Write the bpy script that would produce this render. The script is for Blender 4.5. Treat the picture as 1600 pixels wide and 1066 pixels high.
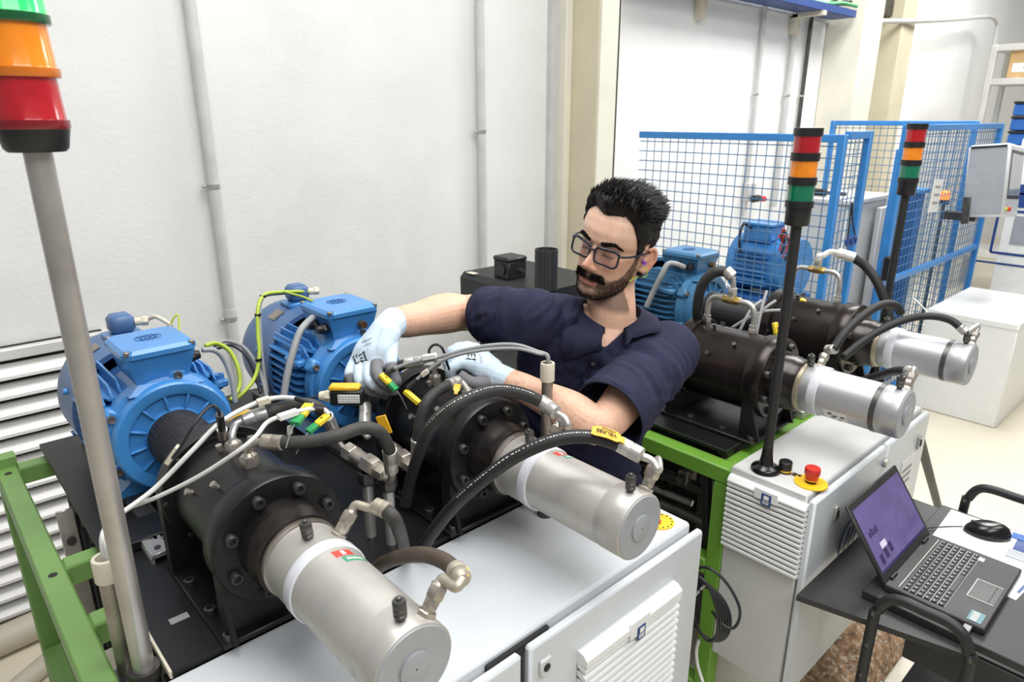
import bpy, bmesh, math, random
import numpy as np
from mathutils import Vector, Matrix, Euler
for o in list(bpy.data.objects): bpy.data.objects.remove(o, do_unlink=True)
scene = bpy.context.scene
COL = scene.collection
rnd = random.Random(7)
# ------------------------------------------------------------------ camera
CAM_H = 1.73; PITCH = math.radians(18.0); HEAD = math.radians(47.5); FPX = 1070.0
cam_data = bpy.data.cameras.new('camera'); cam = bpy.data.objects.new('camera', cam_data); COL.objects.link(cam)
cam.location = (0, 0, CAM_H); cam.rotation_euler = (math.pi/2 - PITCH, 0, HEAD - math.pi/2)
cam_data.sensor_width = 36.0; cam_data.lens = 36.0*FPX/1600.0
cam_data.clip_start = 0.02; cam_data.clip_end = 60
cam_data.dof.use_dof = True; cam_data.dof.focus_distance = 1.45; cam_data.dof.aperture_fstop = 7.0
scene.camera = cam
# ------------------------------------------------------------------ world, lights, exposure
world = bpy.data.worlds.new('world'); scene.world = world; world.use_nodes = True
bg = world.node_tree.nodes['Background']; bg.inputs[0].default_value = (0.93, 0.96, 1.0, 1); bg.inputs[1].default_value = 0.27
def area(name, loc, rot, sx, sy, power, color=(1, 1, 1)):
    l = bpy.data.lights.new(name, 'AREA'); l.shape = 'RECTANGLE'; l.size = sx; l.size_y = sy; l.energy = power; l.color = color
    o = bpy.data.objects.new(name, l); COL.objects.link(o); o.location = loc; o.rotation_euler = rot; return o
area('ceiling_lamp_light', (1.0, 1.0, 3.9), (0, 0, 0), 2.2, 1.2, 74, (1.0, 0.995, 0.98))
area('ceiling_lamp_light', (3.2, -0.6, 3.9), (0, 0, 0), 2.2, 1.2, 52, (1.0, 0.995, 0.98))
area('ceiling_lamp_light', (5.0, 1.4, 3.9), (0, 0, 0), 2.4, 1.2, 125, (1.0, 0.995, 0.98))
area('ceiling_lamp_light', (8.2, 1.0, 3.9), (0, 0, 0), 2.4, 1.2, 110, (1.0, 0.995, 0.98))
area('ceiling_lamp_light', (0.2, -1.2, 3.6), (math.radians(28), 0, 0), 2.6, 1.4, 72, (1.0, 0.995, 0.98))
vs = scene.view_settings
vs.view_transform = 'Standard'; vs.look = 'None'; vs.gamma = 1.0; vs.use_curve_mapping = False; vs.exposure = 0.08
# ------------------------------------------------------------------ pixel helper (1600x1066 frame)
_fh = Vector((math.cos(HEAD), math.sin(HEAD), 0)); _up = Vector((0, 0, 1))
_f = _fh*math.cos(PITCH) - _up*math.sin(PITCH); _r = _fh.cross(_up); _u = _r.cross(_f); _c = Vector((0, 0, CAM_H))
def at(px, py, D=None, X=None, Y=None, Z=None):
    d = _f + _r*((px-800)/FPX) - _u*((py-533)/FPX)
    if D is not None: t = D
    elif X is not None: t = X/d.x
    elif Y is not None: t = Y/d.y
    else: t = (Z-CAM_H)/d.z
    return _c + d*t
# ------------------------------------------------------------------ materials
def srgb(r, g, b):
    return tuple(((c/255)/12.92 if c/255 <= .04045 else ((c/255+.055)/1.055)**2.4) for c in (r, g, b)) + (1,)
MATS = {}
def mat(name, rgb, rough=.5, metal=0., var=.06, vscale=14., bump=0., bscale=120., spec=.5, coat=0., rvar=.08, trans=0., alpha=1., emit=None, estr=0., dark=None, darkamt=0., stretch=None, sss=0.):
    m = bpy.data.materials.new(name); m.use_nodes = True; nt = m.node_tree; N = nt.nodes; L = nt.links
    b = N['Principled BSDF']; c = srgb(*rgb)
    tc = N.new('ShaderNodeTexCoord'); mp = N.new('ShaderNodeMapping'); L.new(tc.outputs['Object'], mp.inputs[0])
    if stretch: mp.inputs['Scale'].default_value = stretch
    nz = N.new('ShaderNodeTexNoise'); nz.inputs['Scale'].default_value = vscale; nz.inputs['Detail'].default_value = 5; L.new(mp.outputs[0], nz.inputs['Vector'])
    cr = N.new('ShaderNodeValToRGB'); cr.color_ramp.elements[0].position = .32; cr.color_ramp.elements[1].position = .68
    cr.color_ramp.elements[0].color = tuple(max(0, x*(1-var*2)) for x in c[:3]) + (1,)
    cr.color_ramp.elements[1].color = tuple(min(1, x*(1+var)) for x in c[:3]) + (1,)
    L.new(nz.outputs['Fac'], cr.inputs[0]); out = cr.outputs[0]
    if dark:
        n2 = N.new('ShaderNodeTexNoise'); n2.inputs['Scale'].default_value = vscale*.35; n2.inputs['Detail'].default_value = 8; n2.inputs['Roughness'].default_value = .65
        L.new(tc.outputs['Object'], n2.inputs['Vector'])
        r2 = N.new('ShaderNodeValToRGB'); r2.color_ramp.elements[0].position = .5; r2.color_ramp.elements[1].position = .72
        r2.color_ramp.elements[0].color = (0, 0, 0, 1); r2.color_ramp.elements[1].color = (darkamt,)*3 + (1,)
        L.new(n2.outputs['Fac'], r2.inputs[0])
        mx = N.new('ShaderNodeMix'); mx.data_type = 'RGBA'; L.new(r2.outputs[0], mx.inputs[0]); L.new(out, mx.inputs[6]); mx.inputs[7].default_value = srgb(*dark); out = mx.outputs[2]
    L.new(out, b.inputs['Base Color'])
    mr = N.new('ShaderNodeMapRange'); mr.inputs[3].default_value = max(.02, rough-rvar); mr.inputs[4].default_value = min(1, rough+rvar)
    L.new(nz.outputs['Fac'], mr.inputs[0]); L.new(mr.outputs[0], b.inputs['Roughness'])
    b.inputs['Metallic'].default_value = metal; b.inputs['Specular IOR Level'].default_value = spec
    b.inputs['Coat Weight'].default_value = coat; b.inputs['Transmission Weight'].default_value = trans; b.inputs['Alpha'].default_value = alpha
    if sss:
        b.inputs['Subsurface Weight'].default_value = sss; b.inputs['Subsurface Radius'].default_value = (.012, .005, .003); b.inputs['Subsurface Scale'].default_value = .5
    if emit: b.inputs['Emission Color'].default_value = srgb(*emit); b.inputs['Emission Strength'].default_value = estr
    if bump:
        n3 = N.new('ShaderNodeTexNoise'); n3.inputs['Scale'].default_value = bscale; n3.inputs['Detail'].default_value = 4; L.new(mp.outputs[0], n3.inputs['Vector'])
        bp = N.new('ShaderNodeBump'); bp.inputs['Strength'].default_value = bump; bp.inputs['Distance'].default_value = .002; L.new(n3.outputs['Fac'], bp.inputs['Height']); L.new(bp.outputs[0], b.inputs['Normal'])
    MATS[name] = m; return m
mat('wall_paint', (225, 225, 223), .85, var=.03, vscale=2.5, bump=.7, bscale=60, dark=(196, 192, 182), darkamt=.45)
mat('wall_far', (238, 238, 236), .85, var=.02, vscale=2, bump=.3, bscale=60)
mat('concrete', (206, 198, 172), .85, var=.04, vscale=4, bump=.3, bscale=70)
mat('concrete_pale', (226, 222, 206), .85, var=.04, vscale=4, bump=.3, bscale=70)
mat('floor', (220, 212, 190), .32, var=.05, vscale=1.5, coat=.15, dark=(200, 186, 150), darkamt=.3)
mat('louvre', (222, 220, 217), .45, metal=.2, var=.05, vscale=6)
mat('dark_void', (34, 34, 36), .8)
mat('conduit_grey', (196, 196, 194), .5, var=.05, vscale=9)
mat('steel', (184, 184, 184), .33, metal=.65, var=.1, vscale=30, rvar=.1)
mat('zinc', (196, 193, 187), .35, metal=.6, var=.1, vscale=25)
mat('nickel', (190, 182, 170), .34, metal=.7, var=.14, vscale=40)
mat('pole_steel', (188, 183, 177), .33, metal=.65, var=.08, vscale=10, dark=(120, 108, 94), darkamt=.45)
mat('worn_steel', (160, 152, 144), .38, metal=.8, var=.16, vscale=18, dark=(96, 84, 72), darkamt=.6)
mat('dark_steel', (92, 90, 88), .38, metal=.7, var=.12, vscale=30)
mat('silver_paint', (186, 183, 177), .40, metal=.38, var=.06, vscale=12, dark=(164, 152, 138), darkamt=.5, bump=.05)
mat('silver_face', (166, 169, 174), .5, metal=.3, var=.04, vscale=20)
mat('silver_bright', (178, 179, 182), .42, metal=.6, var=.06, vscale=10, stretch=(1, .15, 1))
mat('tape_white', (216, 218, 224), .4, var=.05, vscale=30)
mat('oxide_black', (27, 27, 29), .36, metal=.25, var=.25, vscale=16, dark=(70, 65, 59), darkamt=.4, bump=.1)
mat('oxide_bolt', (74, 73, 72), .4, metal=.6, var=.2, vscale=60)
mat('oxide_brown', (48, 42, 40), .26, metal=.6, var=.2, vscale=8)
mat('hub_steel', (66, 62, 60), .28, metal=.8, var=.2, vscale=14, dark=(110, 102, 94), darkamt=.6)
mat('deck_black', (20, 20, 22), .42, metal=.1, var=.2, vscale=10, dark=(46, 44, 43), darkamt=.45)
mat('black_plastic', (26, 26, 28), .42, var=.1)
mat('black_gloss', (18, 18, 20), .22, var=.1)
mat('black_powder', (34, 34, 35), .5, var=.1, bump=.1, bscale=300)
mat('rubber', (48, 47, 46), .62, var=.14, vscale=22, dark=(96, 92, 86), darkamt=.45)
mat('rubber_dark', (32, 32, 32), .55, var=.12, vscale=22)
mat('rubber_brown', (78, 66, 54), .62, var=.16, vscale=22)
mat('motor_blue', (64, 134, 200), .36, var=.08, vscale=12, coat=.25, dark=(44, 84, 130), darkamt=.5, bump=.12, bscale=160)
mat('cowl_blue', (74, 106, 150), .42, var=.07, vscale=8, dark=(66, 84, 112), darkamt=.5)
mat('motor_blue_dark', (48, 92, 146), .4, var=.1, vscale=10, dark=(70, 74, 76), darkamt=.6)
mat('motor_teal', (60, 114, 154), .42, var=.1, vscale=10, dark=(70, 84, 94), darkamt=.7)
mat('green_paint', (112, 150, 82), .42, var=.06, vscale=6, dark=(84, 118, 58), darkamt=.35)
mat('green_bright', (110, 160, 56), .42, var=.06, vscale=6)
mat('cabinet_grey', (208, 212, 216), .36, var=.025, vscale=5, coat=.15, dark=(196, 196, 194), darkamt=.3)
mat('cabinet_warm', (205, 205, 203), .38, var=.03, vscale=5, dark=(186, 184, 180), darkamt=.35)
mat('vent_dark', (88, 88, 90), .7)
mat('vent_white', (232, 233, 232), .5, var=.02)
mat('label_blue', (36, 66, 128), .4, var=.04)
mat('label_white', (236, 236, 232), .5, var=.03)
mat('yellow_tag', (238, 180, 40), .45, var=.06, vscale=30, dark=(200, 148, 40), darkamt=.4)
mat('yellow_disc', (244, 196, 36), .45, var=.04)
mat('connector_yellow', (240, 208, 52), .4, var=.05)
mat('connector_green', (44, 150, 86), .4, var=.05)
mat('red_button', (206, 52, 40), .38, var=.04)
mat('ink', (30, 30, 34), .6, var=0)
mat('ring_pale', (186, 174, 150), .35, metal=.6, var=.1)
mat('brass_dark', (120, 96, 66), .4, metal=.7, var=.15)
mat('brass', (186, 160, 100), .35, metal=.8, var=.12, vscale=30)
mat('cable_white', (220, 220, 216), .5, var=.05, dark=(150, 148, 140), darkamt=.4)
mat('cable_grey', (150, 152, 152), .5, var=.06)
mat('cable_black', (34, 34, 38), .45, var=.08)
mat('earth_cable', (176, 196, 64), .45, var=.08)
mat('cream_plastic', (214, 206, 186), .5, var=.05)
mat('rim_red', (128, 18, 28), .25, coat=.4)
mat('rim_amber', (206, 112, 26), .25, coat=.4)
mat('rim_green', (20, 92, 52), .25, coat=.4)
mat('lens_red', (178, 20, 32), .18, var=.06, vscale=50, coat=.6, emit=(150, 10, 20), estr=.0)
mat('lens_amber', (244, 140, 24), .18, var=.06, vscale=50, coat=.6)
mat('lens_green', (14, 116, 84), .18, var=.06, vscale=50, coat=.6)
mat('lens_green_lit', (50, 210, 110), .2, coat=.4, emit=(40, 235, 110), estr=.55)
mat('fence_blue', (52, 130, 200), .42, var=.05)
mat('fence_blue_deep', (32, 92, 160), .42, var=.05)
mat('wire_blue', (74, 116, 156), .5, var=.04)
mat('sticker_red', (206, 74, 62), .5); mat('sticker_green', (70, 148, 112), .5)
mat('vent_back', (120, 120, 122), .7)
mat('cream_fit', (186, 178, 162), .4, metal=.5, var=.12, vscale=30)
mat('white_fit', (226, 224, 216), .35, metal=.35)
mat('screen_grey', (150, 156, 162), .12, var=.1, vscale=6)
mat('cabinet_white', (236, 236, 234), .4, var=.015)
mat('cardboard', (206, 172, 122), .75, var=.06)
mat('label_blue_bright', (34, 96, 178), .45, var=.05)
mat('conduit_pale', (196, 188, 170), .55, var=.06, vscale=5)
mat('cart_board', (42, 42, 42), .5, var=.12, vscale=8, bump=.05, bscale=300)
mat('laptop_black', (40, 39, 38), .5, var=.06, bump=.06, bscale=500)
mat('laptop_pad', (50, 48, 46), .4, var=.05)
mat('laptop_screen', (70, 60, 100), .12, var=.2, vscale=16, emit=(120, 104, 158), estr=.45)
mat('screen_dark', (40, 32, 70), .2, emit=(62, 50, 98), estr=.3)
mat('screen_light', (190, 180, 200), .2, emit=(200, 190, 205), estr=.4)
mat('sticker_teal', (70, 120, 130), .4)
m_ = mat('woven', (172, 136, 102), .9, var=.3, vscale=40, bump=.6, bscale=90, dark=(236, 226, 210), darkamt=.95)
m_.node_tree.nodes['Noise Texture.001'].inputs['Scale'].default_value = 60
# ------------------------------------------------------------------ mesh library
class MB:
    def __init__(s): s.v = []; s.f = []
    def add(s, v, f):
        n = len(s.v); s.v += [Vector(p) for p in v]; s.f += [tuple(i+n for i in q) for q in f]; return s
    def box(s, c, d, b=0., M=None):
        c = Vector(c); hx, hy, hz = d[0]/2, d[1]/2, d[2]/2
        if b <= 0:
            v = [(x*hx, y*hy, z*hz) for x in (-1, 1) for y in (-1, 1) for z in (-1, 1)]
            f = [(0, 1, 3, 2), (4, 6, 7, 5), (0, 4, 5, 1), (2, 3, 7, 6), (0, 2, 6, 4), (1, 5, 7, 3)]
        else:
            b = min(b, hx*.99, hy*.99, hz*.99); v = []; idx = {}
            for x in (-1, 1):
                for y in (-1, 1):
                    for z in (-1, 1):
                        for a in range(3):
                            p = [x*(hx-b), y*(hy-b), z*(hz-b)]; p[a] = (x*hx, y*hy, z*hz)[a]; idx[(x, y, z, a)] = len(v); v.append(p)
            f = []
            for a in range(3):
                for sg in (-1, 1):
                    o = [i for i in range(3) if i != a]; q = []
                    for (u, w) in ((-1, -1), (1, -1), (1, 1), (-1, 1)):
                        t = [0, 0, 0]; t[a] = sg; t[o[0]] = u; t[o[1]] = w; q.append(idx[(*t, a)])
                    f.append(tuple(q))
            for a in range(3):
                o = [i for i in range(3) if i != a]
                for u in (-1, 1):
                    for w in (-1, 1):
                        q = []
                        for e, ax in ((-1, o[0]), (1, o[0]), (1, o[1]), (-1, o[1])):
                            t = [0, 0, 0]; t[a] = e; t[o[0]] = u; t[o[1]] = w; q.append(idx[(*t, ax)])
                        f.append(tuple(q))
            for x in (-1, 1):
                for y in (-1, 1):
                    for z in (-1, 1): f.append(tuple(idx[(x, y, z, a)] for a in range(3)))
        v = [Vector(p) for p in v]
        if M is not None: v = [M @ p for p in v]
        return s.add([p+c for p in v], f)
    def frustum(s, c, d0, d1, h, off=(0, 0)):
        c = Vector(c); v = []
        for (d, z, o) in ((d0, 0, (0, 0)), (d1, h, off)):
            for (x, y) in ((-1, -1), (1, -1), (1, 1), (-1, 1)): v.append(c+Vector((x*d[0]/2+o[0], y*d[1]/2+o[1], z)))
        return s.add(v, [(3, 2, 1, 0), (4, 5, 6, 7), (0, 1, 5, 4), (1, 2, 6, 5), (2, 3, 7, 6), (3, 0, 4, 7)])
    def lathe(s, p, axis, prof, n=32, caps=True, ph=0.):
        p = Vector(p); ax = Vector(axis).normalized(); t = Vector((0, 0, 1)) if abs(ax.z) < .9 else Vector((1, 0, 0))
        e1 = ax.cross(t).normalized(); e2 = ax.cross(e1); v = []; f = []
        for (h, r) in prof:
            for i in range(n):
                a = 2*math.pi*i/n+ph; v.append(p+ax*h+(e1*math.cos(a)+e2*math.sin(a))*r)
        for j in range(len(prof)-1):
            for i in range(n):
                i2 = (i+1) % n; f.append((j*n+i, j*n+i2, (j+1)*n+i2, (j+1)*n+i))
        if caps:
            f.append(tuple(reversed(range(n)))); f.append(tuple(range((len(prof)-1)*n, len(prof)*n)))
        return s.add(v, f)
    def cyl(s, a, b, r, r2=None, n=20, ch=0.):
        a = Vector(a); b = Vector(b); h = (b-a).length; r2 = r if r2 is None else r2
        pr = [(0, r), (h, r2)] if ch <= 0 else [(0, r-ch), (ch, r), (h-ch, r2), (h, r2-ch)]
        return s.lathe(a, b-a, pr, n)
    def hexn(s, a, b, r, ph=0.):
        h = (Vector(b)-Vector(a)).length
        return s.lathe(a, Vector(b)-Vector(a), [(0, r*.9), (h*.12, r), (h*.88, r), (h, r*.9)], 6, ph=ph)
    def tube(s, pts, r, n=10, sub=6, closed=False, caps=True):
        P = spline(pts, sub, closed); m = len(P)
        R = r if callable(r) else (lambda t: r)
        v = []; f = []; nrm = None
        for i, p in enumerate(P):
            if closed: t = (P[(i+1) % m]-P[i-1]).normalized()
            else: t = (P[min(i+1, m-1)]-P[max(i-1, 0)]).normalized()
            if nrm is None:
                q = Vector((0, 0, 1)) if abs(t.z) < .9 else Vector((1, 0, 0)); nrm = t.cross(q).normalized()
            else:
                nrm = (nrm-t*nrm.dot(t)).normalized()
            e2 = t.cross(nrm); rr = R(i/max(1, m-1))
            for k in range(n):
                a = 2*math.pi*k/n; v.append(p+(nrm*math.cos(a)+e2*math.sin(a))*rr)
        for i in range(m if closed else m-1):
            j = (i+1) % m
            for k in range(n):
                k2 = (k+1) % n; f.append((i*n+k, i*n+k2, j*n+k2, j*n+k))
        if caps and not closed: f.append(tuple(reversed(range(n)))); f.append(tuple(range((m-1)*n, m*n)))
        return s.add(v, f)
    def prism(s, poly, o, ux, uy, depth):
        o = Vector(o); ux = Vector(ux); uy = Vector(uy); nz = ux.cross(uy).normalized(); n = len(poly)
        v = [o+ux*a+uy*b for a, b in poly]+[o+ux*a+uy*b+nz*depth for a, b in poly]
        f = [tuple(reversed(range(n))), tuple(range(n, 2*n))]+[(i, (i+1) % n, n+(i+1) % n, n+i) for i in range(n)]
        return s.add(v, f)
    def ell(s, c, r, nu=16, nv=10, M=None):
        c = Vector(c); v = []; f = []
        for j in range(1, nv):
            th = math.pi*j/nv
            for i in range(nu):
                a = 2*math.pi*i/nu; p = Vector((r[0]*math.sin(th)*math.cos(a), r[1]*math.sin(th)*math.sin(a), r[2]*math.cos(th)))
                v.append(c+(M @ p if M is not None else p))
        p0 = Vector((0, 0, r[2])); v.append(c+(M @ p0 if M is not None else p0)); v.append(c-(M @ p0 if M is not None else p0)); T = len(v)-2
        for j in range(nv-2):
            for i in range(nu):
                i2 = (i+1) % nu; f.append((j*nu+i, (j+1)*nu+i, (j+1)*nu+i2, j*nu+i2))
        for i in range(nu):
            i2 = (i+1) % nu; f.append((T, i, i2)); f.append((T+1, (nv-2)*nu+i2, (nv-2)*nu+i))
        return s.add(v, f)
def spline(pts, sub=6, closed=False):
    P = [Vector(p) for p in pts]
    if len(P) < 3 or sub < 2: return P
    out = []; n = len(P)
    for i in range(n if closed else n-1):
        if closed: a, b, c, d = P[i-1], P[i], P[(i+1) % n], P[(i+2) % n]
        else: a, b, c, d = P[max(i-1, 0)], P[i], P[i+1], P[min(i+2, n-1)]
        for k in range(sub):
            t = k/sub; out.append(.5*((2*b)+(c-a)*t+(2*a-5*b+4*c-d)*t*t+(3*b-a-3*c+d)*t**3))
    if not closed: out.append(P[-1])
    return out
ORG = {}
def shade(me, ang):
    if ang is None: return
    me.polygons.foreach_set('use_smooth', [True]*len(me.polygons))
    if ang < 180: me.set_sharp_from_angle(angle=math.radians(ang))
def build(mb, name, material, parent=None, ang=38, loc=None, label=None):
    """links ONE mesh object; geometry is given in world space unless the parent was made at the origin"""
    if loc is None:
        if parent is not None: loc = ORG[parent]
        else:
            xs = [p.x for p in mb.v]; ys = [p.y for p in mb.v]; zs = [p.z for p in mb.v]
            loc = Vector(((min(xs)+max(xs))/2, (min(ys)+max(ys))/2, min(zs)))
    loc = Vector(loc)
    me = bpy.data.meshes.new(name); me.from_pydata([tuple(p-loc) for p in mb.v], [], mb.f)
    bm = bmesh.new(); bm.from_mesh(me); bmesh.ops.recalc_face_normals(bm, faces=bm.faces); bm.to_mesh(me); bm.free()
    me.materials.append(MATS[material] if isinstance(material, str) else material); shade(me, ang)
    o = bpy.data.objects.new(name, me); COL.objects.link(o); ORG[o] = loc
    if parent is not None: o.parent = parent
    else: o.location = loc
    if label: o['label'] = label
    return o
def tag(o, label, cat, group=None, kind=None):
    if label: o['label'] = label
    if cat: o['category'] = cat
    if group: o['group'] = group
    if kind: o['kind'] = kind
    return o
def struct(o): o['kind'] = 'structure'; return o
def thing(name, label, cat, loc=(0, 0, 0), group=None):
    o = bpy.data.objects.new(name, None); COL.objects.link(o); o.location = loc; o.empty_display_size = .05; ORG[o] = Vector(loc)
    return tag(o, label, cat, group)
def link_copy(src, parent, loc=None, rot=None, M=None):
    c = src.copy(); COL.objects.link(c); c.parent = parent; ORG[c] = ORG.get(src, Vector())
    if loc is not None: c.location = loc
    if rot is not None: c.rotation_euler = rot
    if M is not None: c.matrix_local = M
    return c
def kids(o): return [x for x in bpy.data.objects if x.parent == o]
def copy_tree(o, loc=None, parent=None, label=None, group=None):
    ch = [x for x in list(ORG) if x.parent == o]
    c = o.copy(); COL.objects.link(c); c.parent = parent
    if loc is not None: c.location = loc; ORG[c] = Vector(loc)
    else: ORG[c] = ORG.get(o, Vector())
    if label: c['label'] = label
    if group: c['group'] = group
    for x in ch: copy_tree(x, None, c)
    return c
def text_mesh(txt, name, material, size, M, parent, depth=.0004, align='CENTER'):
    cu = bpy.data.curves.new(name, 'FONT'); cu.body = txt; cu.size = size; cu.align_x = align; cu.align_y = 'CENTER'; cu.extrude = depth; cu.resolution_u = 3
    t = bpy.data.objects.new(name+'_tmp', cu); COL.objects.link(t)
    dg = bpy.context.evaluated_depsgraph_get(); me = bpy.data.meshes.new_from_object(t.evaluated_get(dg)); bpy.data.objects.remove(t, do_unlink=True)
    W = Matrix(M); loc = ORG[parent]
    for v in me.vertices: v.co = (W @ v.co)-loc
    me.materials.clear(); me.materials.append(MATS[material])
    o = bpy.data.objects.new(name, me); COL.objects.link(o); o.parent = parent; ORG[o] = loc
    return o
def frame(o, ux, uy):
    ux = Vector(ux).normalized(); uy = Vector(uy); uz = ux.cross(uy).normalized(); uy = uz.cross(ux)
    return Matrix(((ux.x, uy.x, uz.x, o[0]), (ux.y, uy.y, uz.y, o[1]), (ux.z, uy.z, uz.z, o[2]), (0, 0, 0, 1)))
# ================================================================== ROOM
WY = 2.74
m = MB().box((4.5, 0.2, -.05), (16, 9, .1)); struct(build(m, 'floor', 'floor', ang=None))
m = MB().box((0.62, WY+.1, 2.0), (4.4, .2, 4.0)); struct(build(m, 'wall_left', 'wall_paint', ang=None))
m = MB().box((7.9, WY+.1, 2.0), (10.1, .2, 4.0)); struct(build(m, 'wall_back', 'wall_far', ang=None))
m = MB().box((12.6, 0.2, 2.0), (.2, 9, 4.0)); struct(build(m, 'wall_right', 'wall_far', ang=None))
# column with a stepped left flank
cw = thing('trim_3', 'beige concrete wall column with lit front face painted paler left of fence', None, (2.95, 2.6, 0)); struct(cw)
build(MB().box((2.94, 2.61, 2.0), (.14, .26, 4.0), .006), 'column_shaft', 'concrete', cw)
build(MB().box((3.015, 2.50, 2.0), (.012, .06, 4.0)), 'column_lit_corner', 'concrete_pale', cw)
build(MB().box((2.95, 2.476, 2.0), (.15, .012, 4.0)), 'column_lit_face', 'concrete_pale', cw)  # paler sheets paint the lit front onto the column; its shaded side stays beige
build(MB().box((2.845, 2.70, 2.0), (.05, .08, 4.0), .004), 'column_fillet', 'concrete_pale', cw)
build(MB().box((2.79, 2.725, 2.0), (.06, .03, 4.0)), 'column_groove', 'conduit_grey', cw)
def far_column(nm, x0, x1, d, ma):
    o = build(MB().box(((x0+x1)/2, WY-d/2, 2.0), (x1-x0, d, 4.0), .01), nm, ma); return struct(o)
far_column('trim_4', 5.95, 6.30, .30, 'concrete_pale')
far_column('trim_5', 7.0, 7.30, .20, 'concrete')
o = build(MB().box((6.80, WY-.03, 2.0), (.07, .06, 4.0)), 'trim_6', 'dark_steel'); struct(o)
struct(build(MB().box((4.6, WY-.012, 2.47), (3.2, .024, .03), .004), 'trim_1', 'conduit_grey'))
struct(build(MB().box((6.75, WY-.02, 2.66), (1.0, .16, .14), .01), 'trim_2', 'dark_steel'))
# ------------------------------------------------------------------ wall louvre
lv = thing('wall_louvre', 'pale metal wall louvre with long horizontal slats behind the green frame', 'louvre', (-.1, WY, 0.02))
LX0, LX1 = -.75, .50
build(MB().box(((LX0+LX1)/2, WY-.012, .52), (LX1-LX0, .02, .98)), 'backing', 'dark_void', lv)
build(MB().box(((LX0+LX1)/2, WY-.028, .990), (LX1-LX0+.04, .05, .036), .003), 'top_rail', 'louvre', lv)
build(MB().box((LX1+.006, WY-.028, .52), (.03, .05, .96), .003), 'end_rail', 'louvre', lv)
slat = None
for i in range(14):
    z = .930-.0665*i
    if slat is None:
        mb = MB(); mb.prism([(0, .024), (-.034, -.012), (-.036, -.022), (-.031, -.022), (.0, .016)], (LX0, WY-.022, z), (0, 1, 0), (0, 0, 1), LX1-LX0)
        slat = build(mb, 'slat', 'louvre', lv, ang=30)
    else: link_copy(slat, lv, loc=(0, 0, z-.930))
# ------------------------------------------------------------------ conduits on the wall
def conduit(x, z0, z1, r, label, clamps, couple=None, y=None, ma='conduit_grey', g=None):
    y = WY-r-.012 if y is None else y
    t = thing('wall_conduit', label, 'conduit', (x, y, z0), g)
    build(MB().cyl((x, y, z0), (x, y, z1), r, n=18), 'pipe', ma, t)
    for zc in clamps:
        c = build(MB().cyl((x, y, zc-.008), (x, y, zc+.008), r*1.14, n=18), 'clamp', 'zinc', t)
        build(MB().box((x-r*1.5, y, zc), (r*.9, .012, .012), .002).cyl((x-r*1.6, y-.012, zc), (x-r*1.6, y+.012, zc), .004, n=8), 'clamp_screw', 'zinc', c)
    if couple: build(MB().cyl((x, y, couple-.022), (x, y, couple+.022), r*1.12, n=18), 'coupler', ma, t)
conduit(.952, 0, 3.9, .0215, 'grey plastic conduit pipe on white wall above the gap between blue motors', (1.487, .968), .985)
conduit(2.275, 0, 3.9, .0215, 'straight grey conduit pipe on white wall left of the beige column', (1.67,), None)
for i, (x, ma, rr) in enumerate(((4.90, 'conduit_grey', .017), (5.36, 'conduit_grey', .022), (5.62, 'dark_steel', .016))):
    conduit(x, 1.05, 2.55, rr, ('thin grey conduit dropping to the red plug box behind the fence', 'wider grey conduit right of the thin one on bright wall', 'dark vertical pipe beside the far pale column')[i], (1.9,), None, ma=ma, g='conduits on the bright far wall')
ob = thing('wall_outlet', 'small grey outlet box with red plug at end of the conduit', 'outlet', (4.93, WY-.05, 1.14))
build(MB().box((4.93, WY-.035, 1.2), (.10, .07, .14), .008), 'housing', 'conduit_grey', ob)
build(MB().cyl((4.98, WY-.09, 1.15), (5.06, WY-.10, 1.14), .022, n=12), 'plug', 'red_button', ob)
build(MB().cyl((4.90, WY-.09, 1.15), (4.98, WY-.09, 1.15), .028, n=12), 'socket', 'black_plastic', ob)
# conduit arching over the far wall
mb = MB().tube([(6.55, WY-.06, 2.52), (7.2, 2.49, 2.56), (8.2, 2.5, 2.66), (9.3, 2.52, 2.78), (9.62, 2.52, 2.76), (9.72, 2.52, 2.6), (9.72, 2.52, 1.6), (9.72, 2.52, .9)], .022, 10)
tag(build(mb, 'arched_conduit', 'conduit_grey'), 'grey conduit running across the far wall then bending down to the shelf', 'conduit')
# cable tray with green leads
ct = thing('cable_tray', 'blue cable tray with green and dark leads at top of far wall', 'cable tray', (5.0, 2.55, 2.47))
build(MB().box((4.55, 2.50, 2.50), (2.7, .012, .05)).box((4.55, 2.68, 2.50), (2.7, .012, .05)).box((4.55, 2.59, 2.478), (2.7, .19, .006)), 'tray', 'label_blue', ct)
for i in range(7):
    y = 2.52+.024*i; c = ('connector_green', 'cable_black', 'cable_black', 'connector_green', 'cable_grey', 'cable_black', 'connector_green')[i]
    build(MB().tube([(3.25+.7*j, y+rnd.uniform(-.01, .01), 2.5+rnd.uniform(0, .05)) for j in range(4)]+[(5.7, y, 2.56), (5.9, y-.02, 2.60+rnd.uniform(-.05, .08))], .013, 8), 'lead', c, ct)
build(MB().box((4.1, 2.61, 2.46), (.05, .25, .03)).box((4.1, WY-.032, 2.40), (.05, .06, .14)), 'bracket', 'cream_plastic', ct)
build(MB().box((5.35, 2.61, 2.46), (.05, .25, .03)).box((5.35, WY-.032, 2.40), (.05, .06, .14)), 'bracket', 'cream_plastic', ct)
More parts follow.
